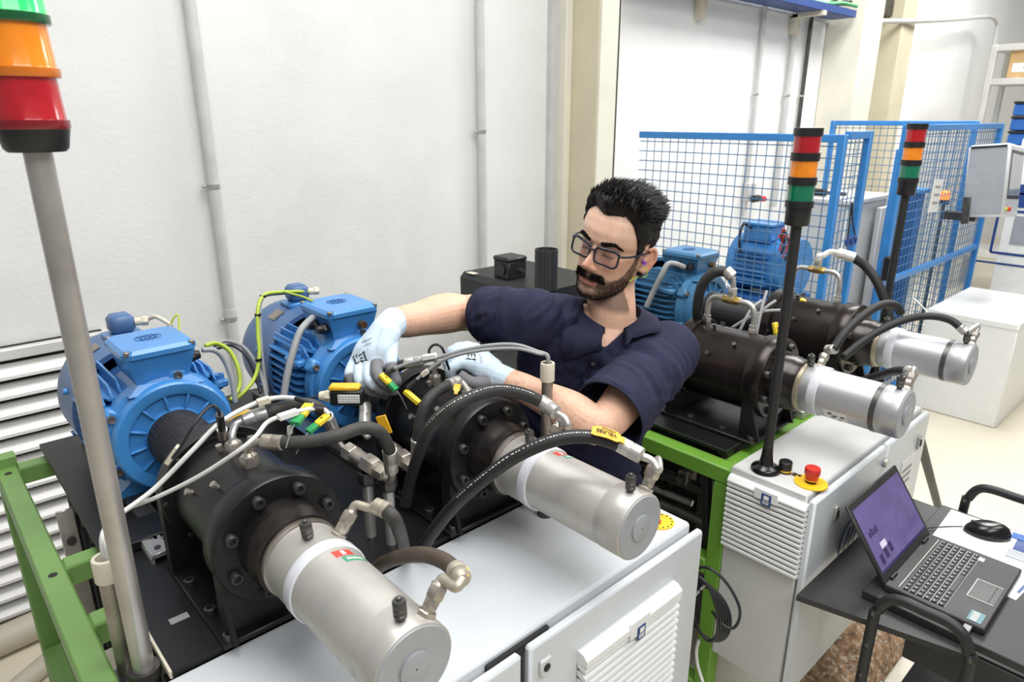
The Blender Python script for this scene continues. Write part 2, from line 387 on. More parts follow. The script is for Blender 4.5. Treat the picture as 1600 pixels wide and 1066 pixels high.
# ================================================================== BENCH A + B MACHINES
K = .679; ZA = 1.085; ZD = .93; ZC = .92; ZG = .905
M1X, M2X, M3X, M4X = .3706, .8213, 1.6364, 2.1237
YA = 1.405*K; YB = 1.115*K         # front face of the housings' big flange
PA, PB = (.858-1.405)*K, (.666-1.115)*K
def ring_bolts(parent, c, R, n, ph, r, h, ma, name='bolt', dirn=-1):
    src = None
    for i in range(n):
        a = ph+2*math.pi*i/n; x = c[0]+R*math.cos(a); z = c[2]+R*math.sin(a)
        if src is None:
            b = MB().lathe((x, c[1], z), (0, dirn, 0), [(0, r), (h*.85, r), (h, r*.88), (h, r*.55), (h*.45, r*.5)], 16, caps=False)
            b.lathe((x, c[1]+dirn*h*.5, z), (0, dirn, 0), [(0, r*.52), (.0001, .0001)], 6, caps=False)
            src = build(b, name, ma, parent); x0, z0 = x, z
        else: link_copy(src, parent, loc=(x-x0, 0, z-z0))
def make_motor(X, Y, label, group, blue='motor_blue', cowl='cowl_blue', glands='right'):
    t = thing('electric_motor', label, 'motor', (X, Y+.15, ZD), group)
    c = Vector((X, Y, ZA))
    sh = MB().lathe(c, (0, 1, 0), [(.010, .050), (.0, .052), (.0, .060), (.009, .063), (.011, .090), (.002, .094), (.0, .100), (.0, .116), (.004, .120), (.030, .121), (.034, .129), (.058, .131), (.060, .118)], 56, caps=False)
    shield = build(sh, 'end_shield', blue, t, ang=40)
    src = None
    for i in range(12):
        a = math.pi*2*i/12+.13
        rb = MB().box((0, 0, 0), (.032, .010, .0045), .001)
        R = Matrix.Rotation(-a, 3, 'Y')
        rb.v = [R @ (p+Vector((.077, .006, 0)))+c for p in rb.v]
        build(rb, 'rib', blue, shield)
    build(MB().lathe(c, (0, 1, 0), [(.055, .112), (.245, .112)], 40), 'housing', 'motor_blue_dark' if blue == 'motor_blue' else blue, t)
    L = .185; yc = Y+.06+L/2
    for sx in (-1, 1):
        for i in range(10):
            z = -.092+.0205*i; xo = min(.139, math.sqrt(max(.0001, .152**2-z*z))); 
            build(MB().prism([(.06, 0), (.06, L), (xo, L), (xo, .035), (xo-.004, .024), (xo-.013, .018), (xo-.018, .004), (xo-.03, 0)], (X, Y+.06, ZA+z-.0022), (sx, 0, 0), (0, 1, 0), .0044*sx), 'cooling_fin', blue, t, ang=None)
        for i in range(3):
            x = sx*(.078+.017*i); zo = (.126, .117, .106)[i]
            build(MB().prism([(.04, 0), (.04, L), (zo, L), (zo, .03), (zo-.006, .018), (zo-.014, .012), (zo-.02, 0)], (X+x-.0022, Y+.06, ZA), (0, 0, 1), (0, 1, 0), -.0044), 'cooling_fin', blue, t, ang=None)
    cw_ = MB().lathe((X, Y+.235, ZA), (0, 1, 0), [(.0, .136), (.0, .148), (.15, .149), (.185, .143), (.20, .125), (.203, .06), (.203, .0005)], 48, caps=False)
    cw = build(cw_, 'fan_cowl', cowl, t, ang=50)
    for a in (200, 340, 160, 20):
        a = math.radians(a); p = Vector((X+.149*math.cos(a), Y+.30, ZA+.149*math.sin(a))); d = Vector((math.cos(a), 0, math.sin(a)))
        build(MB().cyl(p, p+d*.007, .007, n=10), 'cowl_screw', blue, cw)
    pl = MB(); n = 6
    for i in range(n+1):
        a = math.radians(112+14*i/n)
        for y in (.30, .345): pl.v.append(Vector((X+.1503*math.cos(a), Y+y, ZA+.1503*math.sin(a))))
    pl.f = [(2*i, 2*i+1, 2*i+3, 2*i+2) for i in range(n)]
    build(pl, 'name_plate', 'worn_steel', cw)
    # terminal box
    bx = MB().frustum((X, Y+.096, ZA+.118), (.104, .124), (.134, .152), .062); box = build(bx, 'terminal_box', blue, t, ang=30)
    lid = MB()
    hx, hy = .073, .081; cx, cy, cz = X, Y+.096, ZA+.180; ch = .016
    poly = [(-hx+ch, -hy), (hx-ch, -hy), (hx, -hy+ch), (hx, hy-ch), (hx-ch, hy), (-hx+ch, hy), (-hx, hy-ch), (-hx, -hy+ch)]
    lid.prism(poly, (cx, cy, cz), (1, 0, 0), (0, 1, 0), .010)
    p2 = [(a*.90, b*.90) for a, b in poly]; n = 8
    v = [Vector((cx+a, cy+b, cz+.010)) for a, b in poly]+[Vector((cx+a, cy+b, cz+.017)) for a, b in p2]
    lid.add(v, [tuple(range(8, 16))]+[(i, (i+1) % 8, 8+(i+1) % 8, 8+i) for i in range(8)])
    ld = build(lid, 'box_lid', blue, box, ang=25)
    for sx in (-1, 1):
        for sy in (-1, 1):
            p = Vector((cx+sx*(hx-.010), cy+sy*(hy-.010), cz+.008))
            build(MB().cyl(p, p+Vector((0, 0, .009)), .0062, n=12, ch=.001), 'lid_screw', 'worn_steel', box)
    em = MB().tube([(cx+.026*math.cos(a), cy+.008+.020*math.sin(a), cz+.0172) for a in [2*math.pi*i/20 for i in range(20)]], .0012, 5, 1, closed=True)
    for i in range(4):
        em.box((cx-.015+.010*i, cy+.018, cz+.0175), (.004, .016, .0022), 0, Matrix.Rotation(.35, 3, 'Z'))
        em.box((cx-.013+.009*i, cy-.001, cz+.0175), (.004, .013, .0022), 0, Matrix.Rotation(.35, 3, 'Z'))
    build(em, 'embossed_mark', 'motor_blue_dark', box)
    # neck under the box
    build(MB().frustum((X, Y+.088, ZA+.104), (.15, .15), (.104, .124), .018), 'box_seat', blue, t)
    # glands: right side on the first motor, left side and front plug on the second
    if glands == 'right':
        g = MB(); p = Vector((X+.060, Y+.06, ZA+.150)); g.hexn(p, p+Vector((.014, 0, 0)), .0135); g.cyl(p+Vector((.014, 0, 0)), p+Vector((.026, 0, 0)), .0115, .0095, n=14)
        build(g, 'cable_gland', 'black_plastic', t)
    else:
        for yy in (.05, .10):
            g = MB(); p = Vector((X-.060, Y+yy, ZA+.150)); g.hexn(p, p+Vector((-.014, 0, 0)), .0145); g.cyl(p+Vector((-.014, 0, 0)), p+Vector((-.028, 0, 0)), .012, .010, n=14)
            build(g, 'cable_gland', 'black_plastic', t)
        p = Vector((X+.020, Y+.030, ZA+.150)); build(MB().cyl(p, p+Vector((0, -.022, 0)), .0095, n=12).hexn(p+Vector((0, -.006, 0)), p+Vector((0, -.014, 0)), .0105), 'plug', 'brass_dark', t)
    # fan connection box on the cowl
    fb = MB().box((X+.002, Y+.335, ZA+.150), (.082, .066, .012), .003); base = build(fb, 'sensor_box_foot', blue, t)
    build(MB().box((X+.002, Y+.338, ZA+.178), (.054, .056, .046), .010), 'sensor_box', cowl, t, ang=50)
    p = Vector((X+.030, Y+.325, ZA+.178))
    build(MB().cyl(p, p+Vector((.014, -.004, 0)), .010, n=12).hexn(p+Vector((.014, -.004, 0)), p+Vector((.028, -.008, 0)), .012), 'cable_gland', 'cream_plastic', t)
    # lugs with bolts on the shield rim
    for a in (78, 205, 335, 150):
        a = math.radians(a); d = Vector((math.cos(a), 0, math.sin(a))); R = Matrix.Rotation(-a, 3, 'Y')
        lg = MB().box((0, 0, 0), (.034, .034, .036), .006); lg.v = [R @ p+c+d*.124+Vector((0, .045, 0)) for p in lg.v]
        l_ = build(lg, 'lug', blue, t)
        p = c+d*.128+Vector((0, .029, 0)); build(MB().lathe(p, (0, -1, 0), [(0, .0085), (.008, .0085), (.008, .005), (.003, .0045)], 14), 'lug_bolt', 'worn_steel' , l_)
    # side eyelet block
    for sx in (-1, 1):
        eb = MB().box((X+sx*.128, Y+.10, ZA+.066), (.03, .07, .018), .004); e_ = build(eb, 'eyelet_block', blue, t)
        build(MB().lathe((X+sx*.130, Y+.085, ZA+.075), (0, 0, 1), [(0, .010), (.010, .010), (.010, .005), (.0, .005)], 14), 'eyelet', blue, e_)
    # feet
    for sx in (-1, 1):
        build(MB().prism([(.06, -.085), (.115, -.126), (.122, -.138), (.055, -.138), (.04, -.1)], (X, Y+.07, ZA), (sx, 0, 0), (0, 0, 1), .15*(1 if sx < 0 else -1)*-1 if 0 else -.15*sx), 'foot', blue, t)
    gd = MB().lathe((X, Y-.215, ZA), (0, 1, 0), [(0, .050), (.150, .050), (.17, .060), (.226, .060)], 40)
    build(gd, 'coupling_guard', 'guard_mesh', t)
    return t
m_ = mat('guard_mesh', (30, 30, 32), .6)
def mesh_nodes(m_, scale, fg, bgc):
    nt = m_.node_tree; N = nt.nodes; L = nt.links; b = N['Principled BSDF']
    tc = N.new('ShaderNodeTexCoord'); ck = N.new('ShaderNodeTexVoronoi'); ck.inputs['Scale'].default_value = scale; ck.inputs['Randomness'].default_value = 0
    L.new(tc.outputs['Object'], ck.inputs['Vector']); r = N.new('ShaderNodeValToRGB'); r.color_ramp.elements[0].position = .35; r.color_ramp.elements[1].position = .42
    r.color_ramp.elements[0].color = bgc; r.color_ramp.elements[1].color = fg; L.new(ck.outputs['Distance'], r.inputs[0]); L.new(r.outputs[0], b.inputs['Base Color'])
mesh_nodes(m_, 170, srgb(36, 36, 40), srgb(8, 8, 10))
def make_housing(X, Y, label, group, ma, worn, br=.136, pin='nickel'):
    t = thing('bearing_housing', label, 'machine housing', (X, Y+.13, ZD), group)
    c = Vector((X, Y, ZA)); u = K
    build(MB().lathe(c, (0, 1, 0), [(0, .09*u), (0, .157*u), (.003, .160*u), (.045, .160*u), (.048, .157*u), (.048, .1*u)], 64, caps=False), 'front_flange', ma, t)
    build(MB().lathe(c, (0, 1, 0), [(.047, br*u), (.235, br*u)], 56), 'barrel', ma, t)
    build(MB().lathe(c, (0, 1, 0), [(.231, .12*u), (.231, .147*u), (.234, .148*u), (.234, .163*u), (.236, .166*u), (.266, .166*u), (.268, .163*u), (.268, .08*u)], 64, caps=False), 'rear_flange', ma, t)
    build(MB().lathe(c, (0, -1, 0), [(-.002, .104*u), (.040, .104*u), (.046, .100*u), (.066, .100*u), (.066, .05*u)], 56, caps=False), 'hub', 'hub_steel', t)
    build(MB().lathe(c, (0, -1, 0), [(.062, .094*u), (.076, .094*u), (.078, .090*u), (.078, .05*u)], 56, caps=False), 'steel_ring', worn, t)
    build(MB().lathe(c, (0, 1, 0), [(.266, .118*u), (.285, .112*u), (.30, .098*u), (.305, .090*u), (.305, .02)], 48, caps=False), 'coupling_bell', 'oxide_black', t)
    ring_bolts(t, (X, Y, ZA), .128*u, 8, math.radians(22), .0098, .012, 'oxide_bolt')
    ring_bolts(t, (X, Y+.234, ZA), .156*u, 8, math.radians(0), .0045, .003, 'oxide_bolt', 'bolt')
    # mounts
    zb = ZD+.010-ZA
    build(MB().prism([(-.100, zb), (.100, zb), (.100, -.03), (.085, .0), (-.085, .0), (-.100, -.03)], (X, Y+.014, ZA), (1, 0, 0), (0, 0, 1), -.030), 'front_mount', 'deck_black', t)
    build(MB().prism([(-.113, zb), (.113, zb), (.113, .02), (-.113, .02)], (X, Y+.238, ZA), (1, 0, 0), (0, 0, 1), -.026), 'rear_mount', ma, t)
    for sx in (-1, 1): build(MB().prism([(0, zb), (.030, zb), (0, -.06)], (X+sx*.09-.004, Y+.014, ZA), (0, -1, 0), (0, 0, 1), .008), 'gusset', 'deck_black', t)
    build(MB().box((X, Y+.14, ZD+.005), (.226, .285, .010), .002), 'base_plate', 'deck_black', t)
    src = None
    for sx in (-1, 1):
        for yy in (.008, .09, .19, .265):
            if src is None:
                src = build(MB().lathe((X+sx*.100, Y+yy, ZD+.009), (0, 0, 1), [(0, .0095), (.012, .0095), (.013, .008), (.013, .0052), (.005, .005)], 14), 'base_bolt', 'oxide_bolt', t); s0 = (sx*.100, yy)
            else: link_copy(src, t, loc=(sx*.100-s0[0], yy-s0[1], 0))
    # small pins on the barrel
    for (a, yy) in ((150, .16), (128, .10), (60, .21), (66, .20), (100, .19)):
        a = math.radians(a); d = Vector((math.cos(a), 0, math.sin(a))); p = c+Vector((0, yy, 0))+d*(br-.002)*u
        build(MB().cyl(p, p+d*.012, .0045, n=10).cyl(p+d*.008, p+d*.013, .006, n=6), 'plug_pin', pin, t)
    return t
def make_pump(X, Y, P, label, group, body, face, stickers, worn_groove, oval=False):
    t = thing('hydraulic_pump', label, 'pump', (X, Y+P/2, ZA-.06), group); u = K; c = Vector((X, Y, ZA)); L = -P
    r = .0865*u
    yr = L-.333*K if not worn_groove else L-.29*K
    yg = L-.082*K
    build(MB().lathe(c, (0, -1, 0), [(.074, .05*u), (.074, .087*u), (.078, .0895*u), (yr-.006, .0895*u), (yr+.012, .0895*u), (yr+.020, r*.985), (yg-.006, r*.985), (yg-.001, r*.97), (yg+.003, r*.97), (yg+.007, r), (L-.002, r), (L, r-.002), (L, .01)], 64, caps=False), 'barrel', body, t, ang=50)
    build(MB().lathe(c, (0, -1, 0), [(yr-.009, .0896*u), (yr-.007, .0918*u), (yr+.012, .0918*u), (yr+.014, .088*u)], 64, caps=False), 'tape_band', 'tape_white', t)
    if worn_groove: build(MB().lathe(c, (0, -1, 0), [(yg-.005, r*.99), (yg-.004, r*1.012), (yg+.007, r*1.012), (yg+.008, r*.99)], 64, caps=False), 'clamp_band', 'dark_steel', t)
    build(MB().lathe(c, (0, -1, 0), [(L-.001, r-.0025), (L+.0015, r-.004), (L+.0015, .0008)], 64, caps=False), 'end_cap', face, t)
    build(MB().lathe(c, (0, -1, 0), [(L+.001, .0265*K*1.3), (L+.0045, .0262*K*1.3), (L+.005, .025*K*1.3), (L+.005, .0001)], 40, caps=False), 'boss', face, t)
    build(MB().lathe(c, (0, -1, 0), [(L+.004, .0014), (L+.0055, .0012), (L+.0055, .0001)], 8, caps=False), 'centre_dot', 'ink', t)
    def patch(a0, a1, y0, y1, ma, nm, lab=None, rr=None):
        b = MB(); n = 8; q = rr or r*.9865
        for i in range(n+1):
            a = math.radians(a0+(a1-a0)*i/n)
            for y in (y0, y1): b.v.append(c+Vector((q*math.cos(a), -y, q*math.sin(a))))
        b.f = [(2*i, 2*i+1, 2*i+3, 2*i+2) for i in range(n)]
        return build(b, nm, ma, t, label=lab)
    if stickers:
        patch(58, 88, yr+.020, yr+.037, 'sticker_red', 'sticker', 'small red sticker')
        patch(44, 82, yr+.039, yr+.054, 'sticker_green', 'sticker', 'small green sticker')
        patch(70, 76, yr+.023, yr+.034, 'label_white', 'sticker_mark', None, r*.9885)
        for i in range(6): patch(50+4.6*i, 53+4.6*i, yr+.043, yr+.049, 'label_white', 'sticker_mark', None, r*.9885)
    if oval:
        patch(200, 244, yr+.034, yr+.090, 'label_white', 'sticker', 'white maker sticker', r*.992)
        for (a0, y0) in ((208, .044), (214, .056), (222, .050), (228, .066), (212, .074)): patch(a0, a0+7, yr+y0, yr+y0+.010, 'oxide_bolt', 'sticker_mark', None, r*.995)
    # test valve with cap, head and rear
    def valve(y, a, hh=.036):
        a = math.radians(a); d = Vector((math.cos(a), 0, math.sin(a))); p = c+Vector((0, -y, 0))+d*r*.97
        v = MB().lathe(p, d, [(0, .0055), (.006, .0055), (.007, .0085), (.011, .0088), (.012, .0078), (.0145, .0088), (.019, .0088), (.020, .0080), (.022, .0088), (hh-.006, .0088), (hh-.004, .0075), (hh-.004, .004), (hh, .0032), (hh+.001, .001)], 18)
        build(v, 'test_valve', 'dark_steel', t)
    valve(L-.022, 92); valve(yr-.030, 96)
    def port(y, a, ln=.0):
        a = math.radians(a); d = Vector((math.cos(a), 0, math.sin(a))); p = c+Vector((0, -y, 0))+d*r*.93
        b = MB().hexn(p, p+d*.010, .0135, .3).cyl(p+d*.009, p+d*.013, .008, n=14).hexn(p+d*.012, p+d*.027, .0105, .1)
        build(b, 'port_fitting', 'nickel', t)
        return p+d*.027, d
    t_ports = (port(L-.018, 56), port(yr-.026, 50))
    return t, t_ports
GA = 'motors at the back of the near bench'
mot1 = make_motor(M1X, 1.46, 'bright blue ribbed electric motor behind the leftmost black housing', GA)
mot2 = make_motor(M2X, 1.46, 'bright blue electric motor beside the gloved right hand', GA, glands='left')
mot4 = make_motor(M4X, 1.87*K, 'dusty teal blue electric motor right of the man at fence', 'motors of the rear bench', 'motor_teal', 'motor_teal', 'left')
hs1 = make_housing(M1X, YA, 'black steel bearing housing nearest the camera with bolted round flange', 'housings of the near bench', 'oxide_black', 'worn_steel')
hs2 = copy_tree(hs1, (M2X, YA+.13, ZD), label='black steel bearing housing under the gloved left hand')
hs3 = make_housing(M3X, YB, 'brownish black bearing housing just right of the man\'s shoulder', 'housings of the rear bench', 'oxide_brown', 'ring_pale', .149, 'dark_steel')
hs4 = copy_tree(hs3, (M4X, YB+.13, ZD), label='brownish black bearing housing farthest right below the fence gate')
pm1, pt1 = make_pump(M1X, YA, PA, 'dull silver pump cylinder at bottom left with red and green stickers', 'silver pump cylinders of the near bench', 'silver_paint', 'silver_face', True, False)
pm2, pt2 = make_pump(M2X, YA, PA, 'dull silver pump cylinder in front of the man over the white cabinet', 'silver pump cylinders of the near bench', 'silver_paint', 'silver_face', True, False)
pm3, pt3 = make_pump(M3X, YB, PB, 'clean silver pump cylinder above the cabinet with emergency stop', 'silver pump cylinders of the rear bench', 'silver_bright', 'silver_face', False, True, True)
pm4, pt4 = make_pump(M4X, YB, PB, 'clean silver pump cylinder farthest right in front of the white box', 'silver pump cylinders of the rear bench', 'silver_bright', 'silver_face', False, True)
# ------------------------------------------------------------------ decks and frames
dk = thing('machine_deck', 'black steel deck plate under the two near machines', 'deck', (.65, 1.45, ZD-.012))
build(MB().box((.655, 1.485, ZD-.006), (.95, 1.04, .012), .001), 'plate', 'deck_black', dk)
build(MB().box((.181, 1.03, ZD-.006), (.004, .13, .0125)), 'edge_strip', 'cream_plastic', dk)
qt = at(280, 967, Z=ZD); build(MB().box((qt.x, qt.y, ZD+.0006), (.030, .016, .0012)), 'tape_patch', 'cable_grey', dk)
for i, x in enumerate((M1X-.09, M1X+.09, M2X-.09, M2X+.09)):
    rl = build(MB().box((x, 1.63, ZD+.008), (.034, .62, .016), .002).box((x-.014, 1.63, ZD+.017), (.006, .62, .004)).box((x+.014, 1.63, ZD+.017), (.006, .62, .004)), 'slide_rail', 'dark_steel', dk)
    for yy in (1.40, 1.80): build(MB().box((x, yy, ZD+.019), (.012, .03, .003)), 'rail_slot', 'ink', rl)
build(MB().box((M1X-.10, 1.375, ZD+.012), (.16, .09, .02), .002), 'step_plate', 'deck_black', dk)
qc = at(241, 851, Z=ZD+.015); cx_, cy_ = qc.x, qc.y
cr = thing('rail_carriage', 'short steel rail carriage block with bolts left of the near housing', 'rail block', (cx_, cy_, ZD))
build(MB().box((cx_, cy_, ZD+.014), (.034, .085, .010), .001).box((cx_-.015, cy_, ZD+.006), (.006, .085, .012)).box((cx_+.015, cy_, ZD+.006), (.006, .085, .012)), 'channel', 'zinc', cr)
for yy in (-.023, .023): build(MB().cyl((cx_, cy_+yy, ZD+.018), (cx_, cy_+yy, ZD+.022), .006, n=10), 'screw', 'dark_steel', cr)
def rail(parent, a, b, w, h, ma='green_paint', nm='beam'):
    a = Vector(a); b = Vector(b); d = b-a; L = d.length
    if abs(d.z) > .9*L: s = (w, h, L)
    elif abs(d.x) > abs(d.y): s = (L, w, h)
    else: s = (w, L, h)
    return build(MB().box((a+b)/2, s, .004), nm, ma, parent)
fa = thing('bench_frame', 'green steel tube frame of the near bench at lower left', 'frame', (.62, 1.4, 0))
w = .045; zc = ZG-w/2
rail(fa, (.10, .66, zc), (.10, 1.985, zc), w, w)
rail(fa, (1.08, .99, zc), (1.08, 1.985, zc), w, w)
for y in (1.962, 1.43, 1.215): rail(fa, (.122, y, zc), (1.058, y, zc), w, w)
for (x, y) in ((.10, 1.962), (1.08, 1.962), (.10, .69), (1.08, 1.03)): rail(fa, (x, y, 0), (x, y, ZG-w), w, w, nm='leg')
rail(fa, (.10, .71, .36), (.10, 1.94, .36), w, w); rail(fa, (1.08, 1.05, .36), (1.08, 1.94, .36), w, w); rail(fa, (.12, 1.962, .36), (1.06, 1.962, .36), w, w)
for (x, y) in ((.10, 1.93), (.10, 1.40)): build(MB().cyl((x, y, ZG-.0005), (x, y, ZG+.0006), .008, n=14), 'hole', 'ink', fa)
build(MB().box((.10, 1.985, ZG+.012), (.05, .04, .03), .002), 'stop_block', 'green_paint', fa)
build(MB().box((.170, 1.70, .66), (.035, .006, .44), .002), 'brace', 'zinc', fa)
for z in (.80, .70): build(MB().cyl((.170, 1.696, z), (.170, 1.690, z), .010, n=10), 'brace_bolt', 'dark_steel', fa)
build(MB().box((.155, 1.33, .70), (.09, .09, .03), .002), 'spacer', 'cream_plastic', fa)
tk = thing('hydraulic_tank', 'dark oil tank and pipework inside the near bench frame', 'tank', (.60, 1.45, .12))
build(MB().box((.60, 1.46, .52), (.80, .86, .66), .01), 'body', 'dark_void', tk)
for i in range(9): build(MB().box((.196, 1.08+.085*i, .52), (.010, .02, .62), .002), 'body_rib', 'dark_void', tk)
build(MB().cyl((.155, 1.16, .855), (.155, 1.10, .855), .009, n=12), 'red_plug', 'red_button', tk)
# cabinet A
ca = thing('control_cabinet', 'white control cabinet under the near pumps with louvred vent', 'cabinet', (.64, .83, .30))
AX0, AX1, AY0, AY1 = .12, 1.128, .671, .965
build(MB().box(((AX0+AX1)/2, (AY0+AY1)/2, (.30+ZC)/2), (AX1-AX0, AY1-AY0, ZC-.30), .006), 'body', 'cabinet_grey', ca)
build(MB().box((.626, AY0-.004, .60), (.012, .010, .60)).box((.626, AY0-.001, .898), (.14, .012, .02), .002), 'door_post', 'dark_void', ca)
def door(par, x0, x1, z0, z1, y, dy):
    return build(MB().box(((x0+x1)/2, y-dy/2, (z0+z1)/2), (x1-x0, dy, z1-z0), .005), 'door', 'cabinet_grey', par)
dA1 = door(ca, AX0-.004, .618, .30, .904, AY0-.004, .018)
dA2 = door(ca, .636, AX1+.016, .30, .904, AY0-.004, .018)
AYF = AY0-.022
lk = build(MB().box((.668, AYF-.003, .853), (.026, .008, .032), .002), 'lock', 'cabinet_warm', dA2)
build(MB().cyl((.668, AYF-.006, .853), (.668, AYF-.0085, .853), .0075, n=16).box((.668, AYF-.009, .853), (.010, .002, .003)), 'key_slot', 'ink', dA2)
# vent A : frame, hood, slats
def vent(par, o, ux, w, h, d, label=None, n=14, logo=True, hood=.026, gap=False):
    """o = top-left corner on the panel, ux = direction along the panel, out = ux x up reversed"""
    ux = Vector(ux); out = Vector((ux.y, -ux.x, 0)); o = Vector(o); up = Vector((0, 0, 1))
    fr = MB()
    def slab(x0, x1, z0, z1, d0, d1, b=.0015):
        c = o+ux*((x0+x1)/2)-up*((z0+z1)/2)+out*((d0+d1)/2); R = Matrix((ux, out, up)).transposed()
        return (c, (abs(x1-x0), abs(d1-d0), abs(z1-z0)), b, R)
    fr.box(*slab(0, w, 0, h, 0, .003)); f_ = build(fr, 'vent_frame', 'vent_dark' if gap else 'vent_back', par)
    pr = [(0, 0), (d*.55, -.002), (d, -.012), (d, -hood), (d*.8, -hood), (0, -hood)]
    hd = MB().prism(pr, o, out, up, -w if ux.cross(out).z > 0 else w)
    # orient: extrude along ux
    hd = MB(); nn = len(pr); hd.add([o+out*a+up*b for a, b in pr]+[o+ux*w+out*a+up*b for a, b in pr], [tuple(range(nn)), tuple(range(nn, 2*nn))]+[(i, (i+1) % nn, nn+(i+1) % nn, nn+i) for i in range(nn)])
    build(hd, 'vent_hood', 'vent_white', par, ang=30)
    p = (h-hood)/n; src = None
    for i in range(n):
        z = -hood-p*i; sp = [(0, 0), (d*.35, -.0005), (d*.86, -p*.34), (d*.9, -p*.62), (d*.62, -p*.80), (.002, -p*.55)] if not gap else [(.001, -p*.30), (d*.80, -p*.30), (d*.92, -p*.40), (d*.92, -p*.82), (d*.80, -p*.92), (.001, -p*.92)]; nn = len(sp)
        if src is None:
            b = MB().add([o+out*a+up*(b_+z) for a, b_ in sp]+[o+ux*w+out*a+up*(b_+z) for a, b_ in sp], [tuple(range(nn)), tuple(range(nn, 2*nn))]+[(i_, (i_+1) % nn, nn+(i_+1) % nn, nn+i_) for i_ in range(nn)])
            src = build(b, 'vent_slat', 'vent_white', par, ang=30)
        else: link_copy(src, par, loc=(0, 0, -p*i))
    if logo:
        x = w*.52
        lb = build(MB().box(*slab(x-.03, x+.03, .0, hood+.012, d*.9, d+.002)), 'vent_latch', 'vent_white', par)
        lg = build(MB().box(*slab(x-.010, x+.014, hood-.008, hood+.022, d+.001, d+.0035, .0005)), 'vent_badge', 'label_blue', par)
        build(MB().box(*slab(x-.004, x+.009, hood-.004, hood+.006, d+.003, d+.0042, 0)), 'badge_square', 'label_white', par)
        for j in range(2): build(MB().box(*slab(x-.006, x+.010, hood+.010+.005*j, hood+.012+.005*j, d+.003, d+.0042, 0)), 'badge_line', 'label_white', par)
vent(dA2, (.752, AYF, .832), (1, 0, 0), .290, .30, .024, n=15)
# yellow disc plate A
ec = at(1031, 816, Z=ZC)
es = thing('emergency_stop', 'yellow emergency stop disc half hidden behind the near silver pump', 'stop button', ec)
build(MB().cyl(ec, ec+Vector((0, 0, .003)), .030, n=36), 'disc', 'yellow_disc', es)
build(MB().cyl(ec+Vector((-.010, .0, .003)), ec+Vector((-.010, .0, .010)), .008, n=20, ch=.001), 'button', 'red_button', es)
for i in range(14):
    a = 2*math.pi*i/14; build(MB().box(ec+Vector((.025*math.cos(a), .025*math.sin(a), .0034)), (.003, .003, .0012)), 'printed_mark', 'ink', es)
# ------------------------------------------------------------------ bench B
fb = thing('bench_frame', 'bright green steel tube frame of the rear bench right of the man', 'frame', (2.0, 1.3, 0))
zc = ZG-w/2; BX0, BX1 = 1.437, 2.32
rail(fb, (BX0, .745, zc), (BX0, 1.78, zc), w, w, 'green_bright'); rail(fb, (BX1, .78, zc), (BX1, 1.78, zc), w, w, 'green_bright')
rail(fb, (BX0+.022, .768, zc), (BX1-.022, .768, zc), w, w, 'green_bright'); rail(fb, (BX0+.022, 1.757, zc), (BX1-.022, 1.757, zc), w, w, 'green_bright')
for (x, y) in ((BX0, .768), (BX0, 1.757), (BX1, .80), (BX1, 1.757)): rail(fb, (x, y, 0), (x, y, ZG-w), w, w, 'green_bright', 'leg')
for z in (.60, .20): rail(fb, (BX0, .79, z), (BX0, 1.735, z), w, w, 'green_bright')
build(MB().box((1.88, .79, ZG+.012), (.09, .05, .024), .002), 'corner_bracket', 'zinc', fb)
dkb = thing('machine_deck', 'black steel deck plate on pads under the rear machines', 'deck', (1.88, 1.3, ZD-.02))
build(MB().box((1.885, 1.275, ZD-.005), (.86, .98, .010), .001), 'plate', 'deck_black', dkb)
for x in (1.48, 1.70, 1.95, 2.25):
    for y in (.80, 1.28, 1.72): build(MB().box((x, y, ZG+.008), (.03, .03, .016), .002), 'pad', 'black_plastic', dkb)
tb = thing('hydraulic_tank', 'dark pumps and pipework inside the rear bench frame', 'tank', (1.9, 1.3, .12))
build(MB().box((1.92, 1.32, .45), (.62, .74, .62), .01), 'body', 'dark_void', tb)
for i, (y, z, r_, ma) in enumerate(((.90, .76, .017, 'dark_steel'), (.93, .66, .013, 'worn_steel'), (.98, .70, .010, 'zinc'), (.87, .585, .016, 'cable_black'))):
    build(MB().cyl((1.47, y+.5, z), (1.56, y-.05, z-.03), r_, n=12), 'pipe', ma, tb)
for i in range(10):
    p = Vector((1.53+rnd.uniform(0, .05), .88+.07*i, .70+rnd.uniform(-.08, .08))); build(MB().box(p, (.05, .04, .05), .008).cyl(p, p+Vector((-.04, 0, 0)), .012, n=10), 'valve_block', ('dark_steel', 'worn_steel', 'oxide_black')[i % 3], tb)
build(MB().tube([(1.50, .86, .86), (1.475, .84, .80), (1.47, .83, .72), (1.475, .82, .64), (1.50, .82, .58)], .014, 10), 'hose', 'rubber_dark', tb)
cb = thing('control_cabinet', 'grey white control cabinet with small louvred vent beside the laptop cart', 'cabinet', (1.78, .65, .36))
BCX0, BCX1, BCY0, BCY1, BZ0 = 1.412, 2.15, .553, .745, .36
build(MB().box(((BCX0+BCX1)/2, (BCY0+BCY1)/2, (BZ0+ZC)/2), (BCX1-BCX0, BCY1-BCY0, ZC-BZ0), .004), 'body', 'cabinet_warm', cb)
dB1 = door(cb, BCX0-.004, 1.828, BZ0, ZC-.008, BCY0-.004, .018)
dB2 = door(cb, 1.836, BCX1+.004, BZ0, ZC-.008, BCY0-.004, .018)
BYF = BCY0-.022
for (x, d_) in ((1.53, dB1), (2.085, dB2)):
    build(MB().box((x, BYF-.003, .836), (.020, .008, .042), .003), 'lock', 'zinc', d_); build(MB().box((x, BYF-.008, .836), (.009, .003, .02), .001), 'key_slot', 'ink', d_)
build(MB().cyl((1.815, BYF-.001, .868), (1.815, BYF-.010, .868), .012, n=16), 'lock', 'zinc', dB1)
